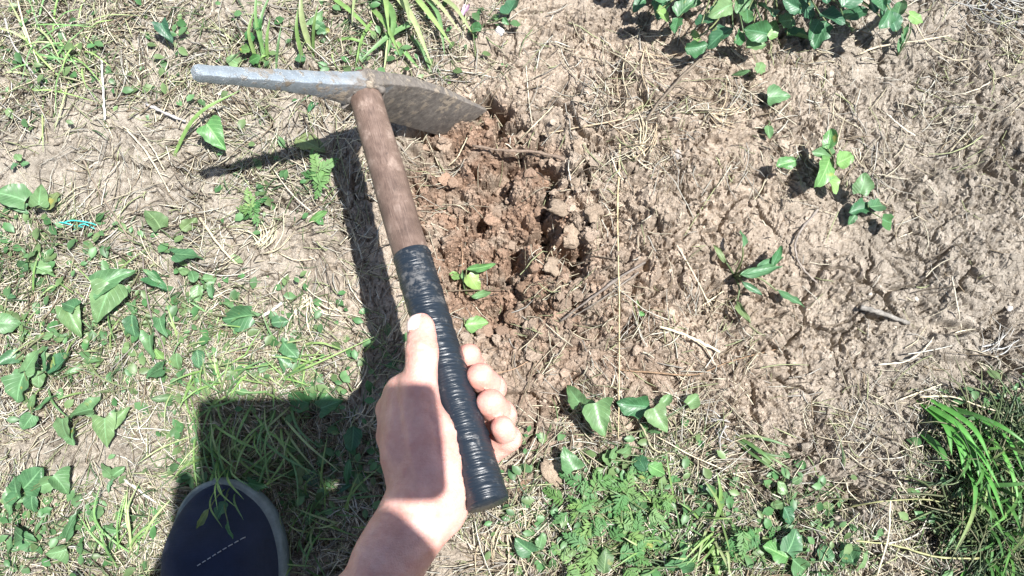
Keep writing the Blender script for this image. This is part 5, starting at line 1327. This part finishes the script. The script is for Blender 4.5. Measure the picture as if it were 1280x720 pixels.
# shoe
def shoe(toe, yaw, name, visible):
    e = bpy.data.objects.new(name, None); link(e, person); e.location = tuple(np.array(toe) - proot); e.rotation_euler = (0, 0, yaw)
    s = np.linspace(0, 1, 56) ** 1.9; Ls = .285
    hw = np.where(s < .28, .0515 * np.sqrt(np.clip(1 - ((.28 - s) / .28) ** 2.2, 0, 1)), .0515 - .016 * sstep(.28, .62, s) + .003 * sstep(.62, .85, s)) * np.where(s > .88, np.sqrt(np.clip(1 - ((s - .88) / .125) ** 2, .0, 1)), 1)
    hw = np.maximum(hw, .0025)
    ln = -s * Ls
    def ringmesh(off, z0, z1, rnd, nm, mtl, wob=0):
        V = []
        pts = [(hw[i] + off, ln[i] + (off if i == 0 else (-off if i == len(s) - 1 else 0))) for i in range(len(s))]
        out = [(x, y) for x, y in pts] + [(-x, y) for x, y in pts[::-1]]
        n = len(out)
        for z, k in ((z0, -rnd), (z0 + rnd, 0), (z1 - rnd, 0), (z1, -rnd)):
            for (x, y) in out:
                cy = min(max(y, -Ls + .04), -.05); l = math.hypot(x, y - cy) + 1e-6
                V.append((x + x / l * k, y + (y - cy) / l * k, z + .012 * sstep(.04, 0, -y)))
        V = np.array(V, float)
        F = [np.array([[k * n + i, k * n + (i + 1) % n, (k + 1) * n + (i + 1) % n, (k + 1) * n + i] for k in range(3) for i in range(n)])]
        F += [np.array([list(range(n))[::-1]]), np.array([list(range(3 * n, 4 * n))])]
        me = npmesh(nm, V, F, mtl); bm = bmesh.new(); bm.from_mesh(me); bmesh.ops.recalc_face_normals(bm, faces=bm.faces); bm.to_mesh(me); bm.free()
        o = mobj(nm, me, e); return o
    mr, nt, b, N, L = mat('sole_rubber'); tc = N('ShaderNodeTexCoord'); n1 = noise(nt, 60, 5, .7, tc.outputs['Object'])
    rc = ramp(nt, n1.outputs[0], [(.35, (.11, .13, .125)), (.7, (.23, .26, .25))]); L(rc.outputs[0], b.inputs['Base Color']); b.inputs['Roughness'].default_value = .7
    ringmesh(.0015, -.010, .016, .003, 'sole', mr)
    # upper
    V = []; m = 25
    hgt = .020 + .040 * sstep(0, .22, s) + .035 * sstep(.3, .55, s) + .0 * s
    for i in range(len(s)):
        for j in range(m):
            a = math.pi * j / (m - 1); c, sn = math.cos(a), math.sin(a)
            x = (hw[i] - .0030) * np.sign(c) * abs(c) ** .62; z = hgt[i] * sn ** .72
            z = z * (sstep(0, .1, s[i]) * .55 + .45) + .012
            V.append((x, ln[i] - .004 + .008 * s[i] - .004 * (1 - sn) * 0, z + .012 * sstep(.04, 0, -ln[i])))
    ii = np.arange(len(s) * m).reshape(len(s), m); F = np.stack([ii[:-1, :-1], ii[:-1, 1:], ii[1:, 1:], ii[1:, :-1]], -1).reshape(-1, 4)
    V = np.array(V); V[:, 2] += .0012 * np.sin(V[:, 0] * 130 + V[:, 1] * 40) * sstep(.03, .1, -V[:, 1])
    me = npmesh('upper', V, [F, np.array([ii[0][::-1]]), np.array([ii[-1]])], M_NAVY); bm = bmesh.new(); bm.from_mesh(me); bmesh.ops.recalc_face_normals(bm, faces=bm.faces); bm.to_mesh(me); bm.free()
    mobj('upper', me, e)
    def top(x, y):
        k = np.interp(-y, s * Ls, np.arange(len(s))); i = int(round(k)); w = hw[i] - .0045; r_ = min(1, abs(x) / w); c = r_ ** (1 / .62); return hgt[i] * (1 - c * c) ** .36 * (sstep(0, .1, s[i]) * .55 + .45) + .012 + .012 * sstep(.04, 0, -y)
    # welt cord and toe cap stitching
    mt, nt, b, N, L = mat('stitch_thread'); b.inputs['Base Color'].default_value = (.32, .33, .35, 1); b.inputs['Roughness'].default_value = .8
    if visible:
        for k in range(9):
            u = k / 8; x0 = -.004 + .034 * u; y0 = -.070 + .017 * u
            x1, y1 = x0 + .0028, y0 + .0014
            Vt, Ft = tube([(x0, y0, top(x0, y0) + .0004), ((x0 + x1) / 2, (y0 + y1) / 2, top(x0, y0) + .0009), (x1, y1, top(x1, y1) + .0004)], .0005, .0005, 5)
            mobj('stitch', npmesh('stitch', Vt, Ft, mt), e)
    return e
yaw = R(6)
shoe((TOE[0], TOE[1] + .002, .012), yaw, 'shoe', True)
shoe((.36, -.20, .012), R(-12), 'shoe', False)

# phone in the photographer's right hand, behind the lens
def phone():
    e = empty('phone', CPOS); tag(e, 'dark flat phone held above the ground by its lower edge', 'phone')
    md, nt, b, N, L = mat('phone_body'); b.inputs['Base Color'].default_value = (.02, .02, .025, 1); b.inputs['Roughness'].default_value = .3
    mg, nt, b, N, L = mat('phone_screen'); b.inputs['Base Color'].default_value = (.01, .01, .012, 1); b.inputs['Roughness'].default_value = .08
    def slab(x0, x1, y0, y1, z0, z1, rad, nm, mtl):
        out = []
        for cx, cy, q in ((x1 - rad, y1 - rad, 0), (x0 + rad, y1 - rad, 90), (x0 + rad, y0 + rad, 180), (x1 - rad, y0 + rad, 270)):
            for k in range(7): out.append((cx + rad * math.cos(R(q + 15 * k)), cy + rad * math.sin(R(q + 15 * k))))
        n = len(out); V = [CP(x, y, z) - CPOS for z in (z0, z1) for x, y in out]
        F = [np.array([[i, (i + 1) % n, n + (i + 1) % n, n + i] for i in range(n)]), np.array([list(range(n))]), np.array([list(range(n, 2 * n))[::-1]])]
        me = npmesh(nm, np.array(V), F, mtl, smooth=False); bm = bmesh.new(); bm.from_mesh(me); bmesh.ops.recalc_face_normals(bm, faces=bm.faces); bm.to_mesh(me); bm.free()
        mobj(nm, me, e)
    slab(-.018, .156, -.040, .040, -.013, -.004, .010, 'case', md)
    slab(-.014, .152, -.037, .037, -.0145, -.0132, .008, 'screen', mg)
    slab(-.008, .008, -.008, .008, -.0038, -.0022, .0078, 'lens_ring', md)
phone()
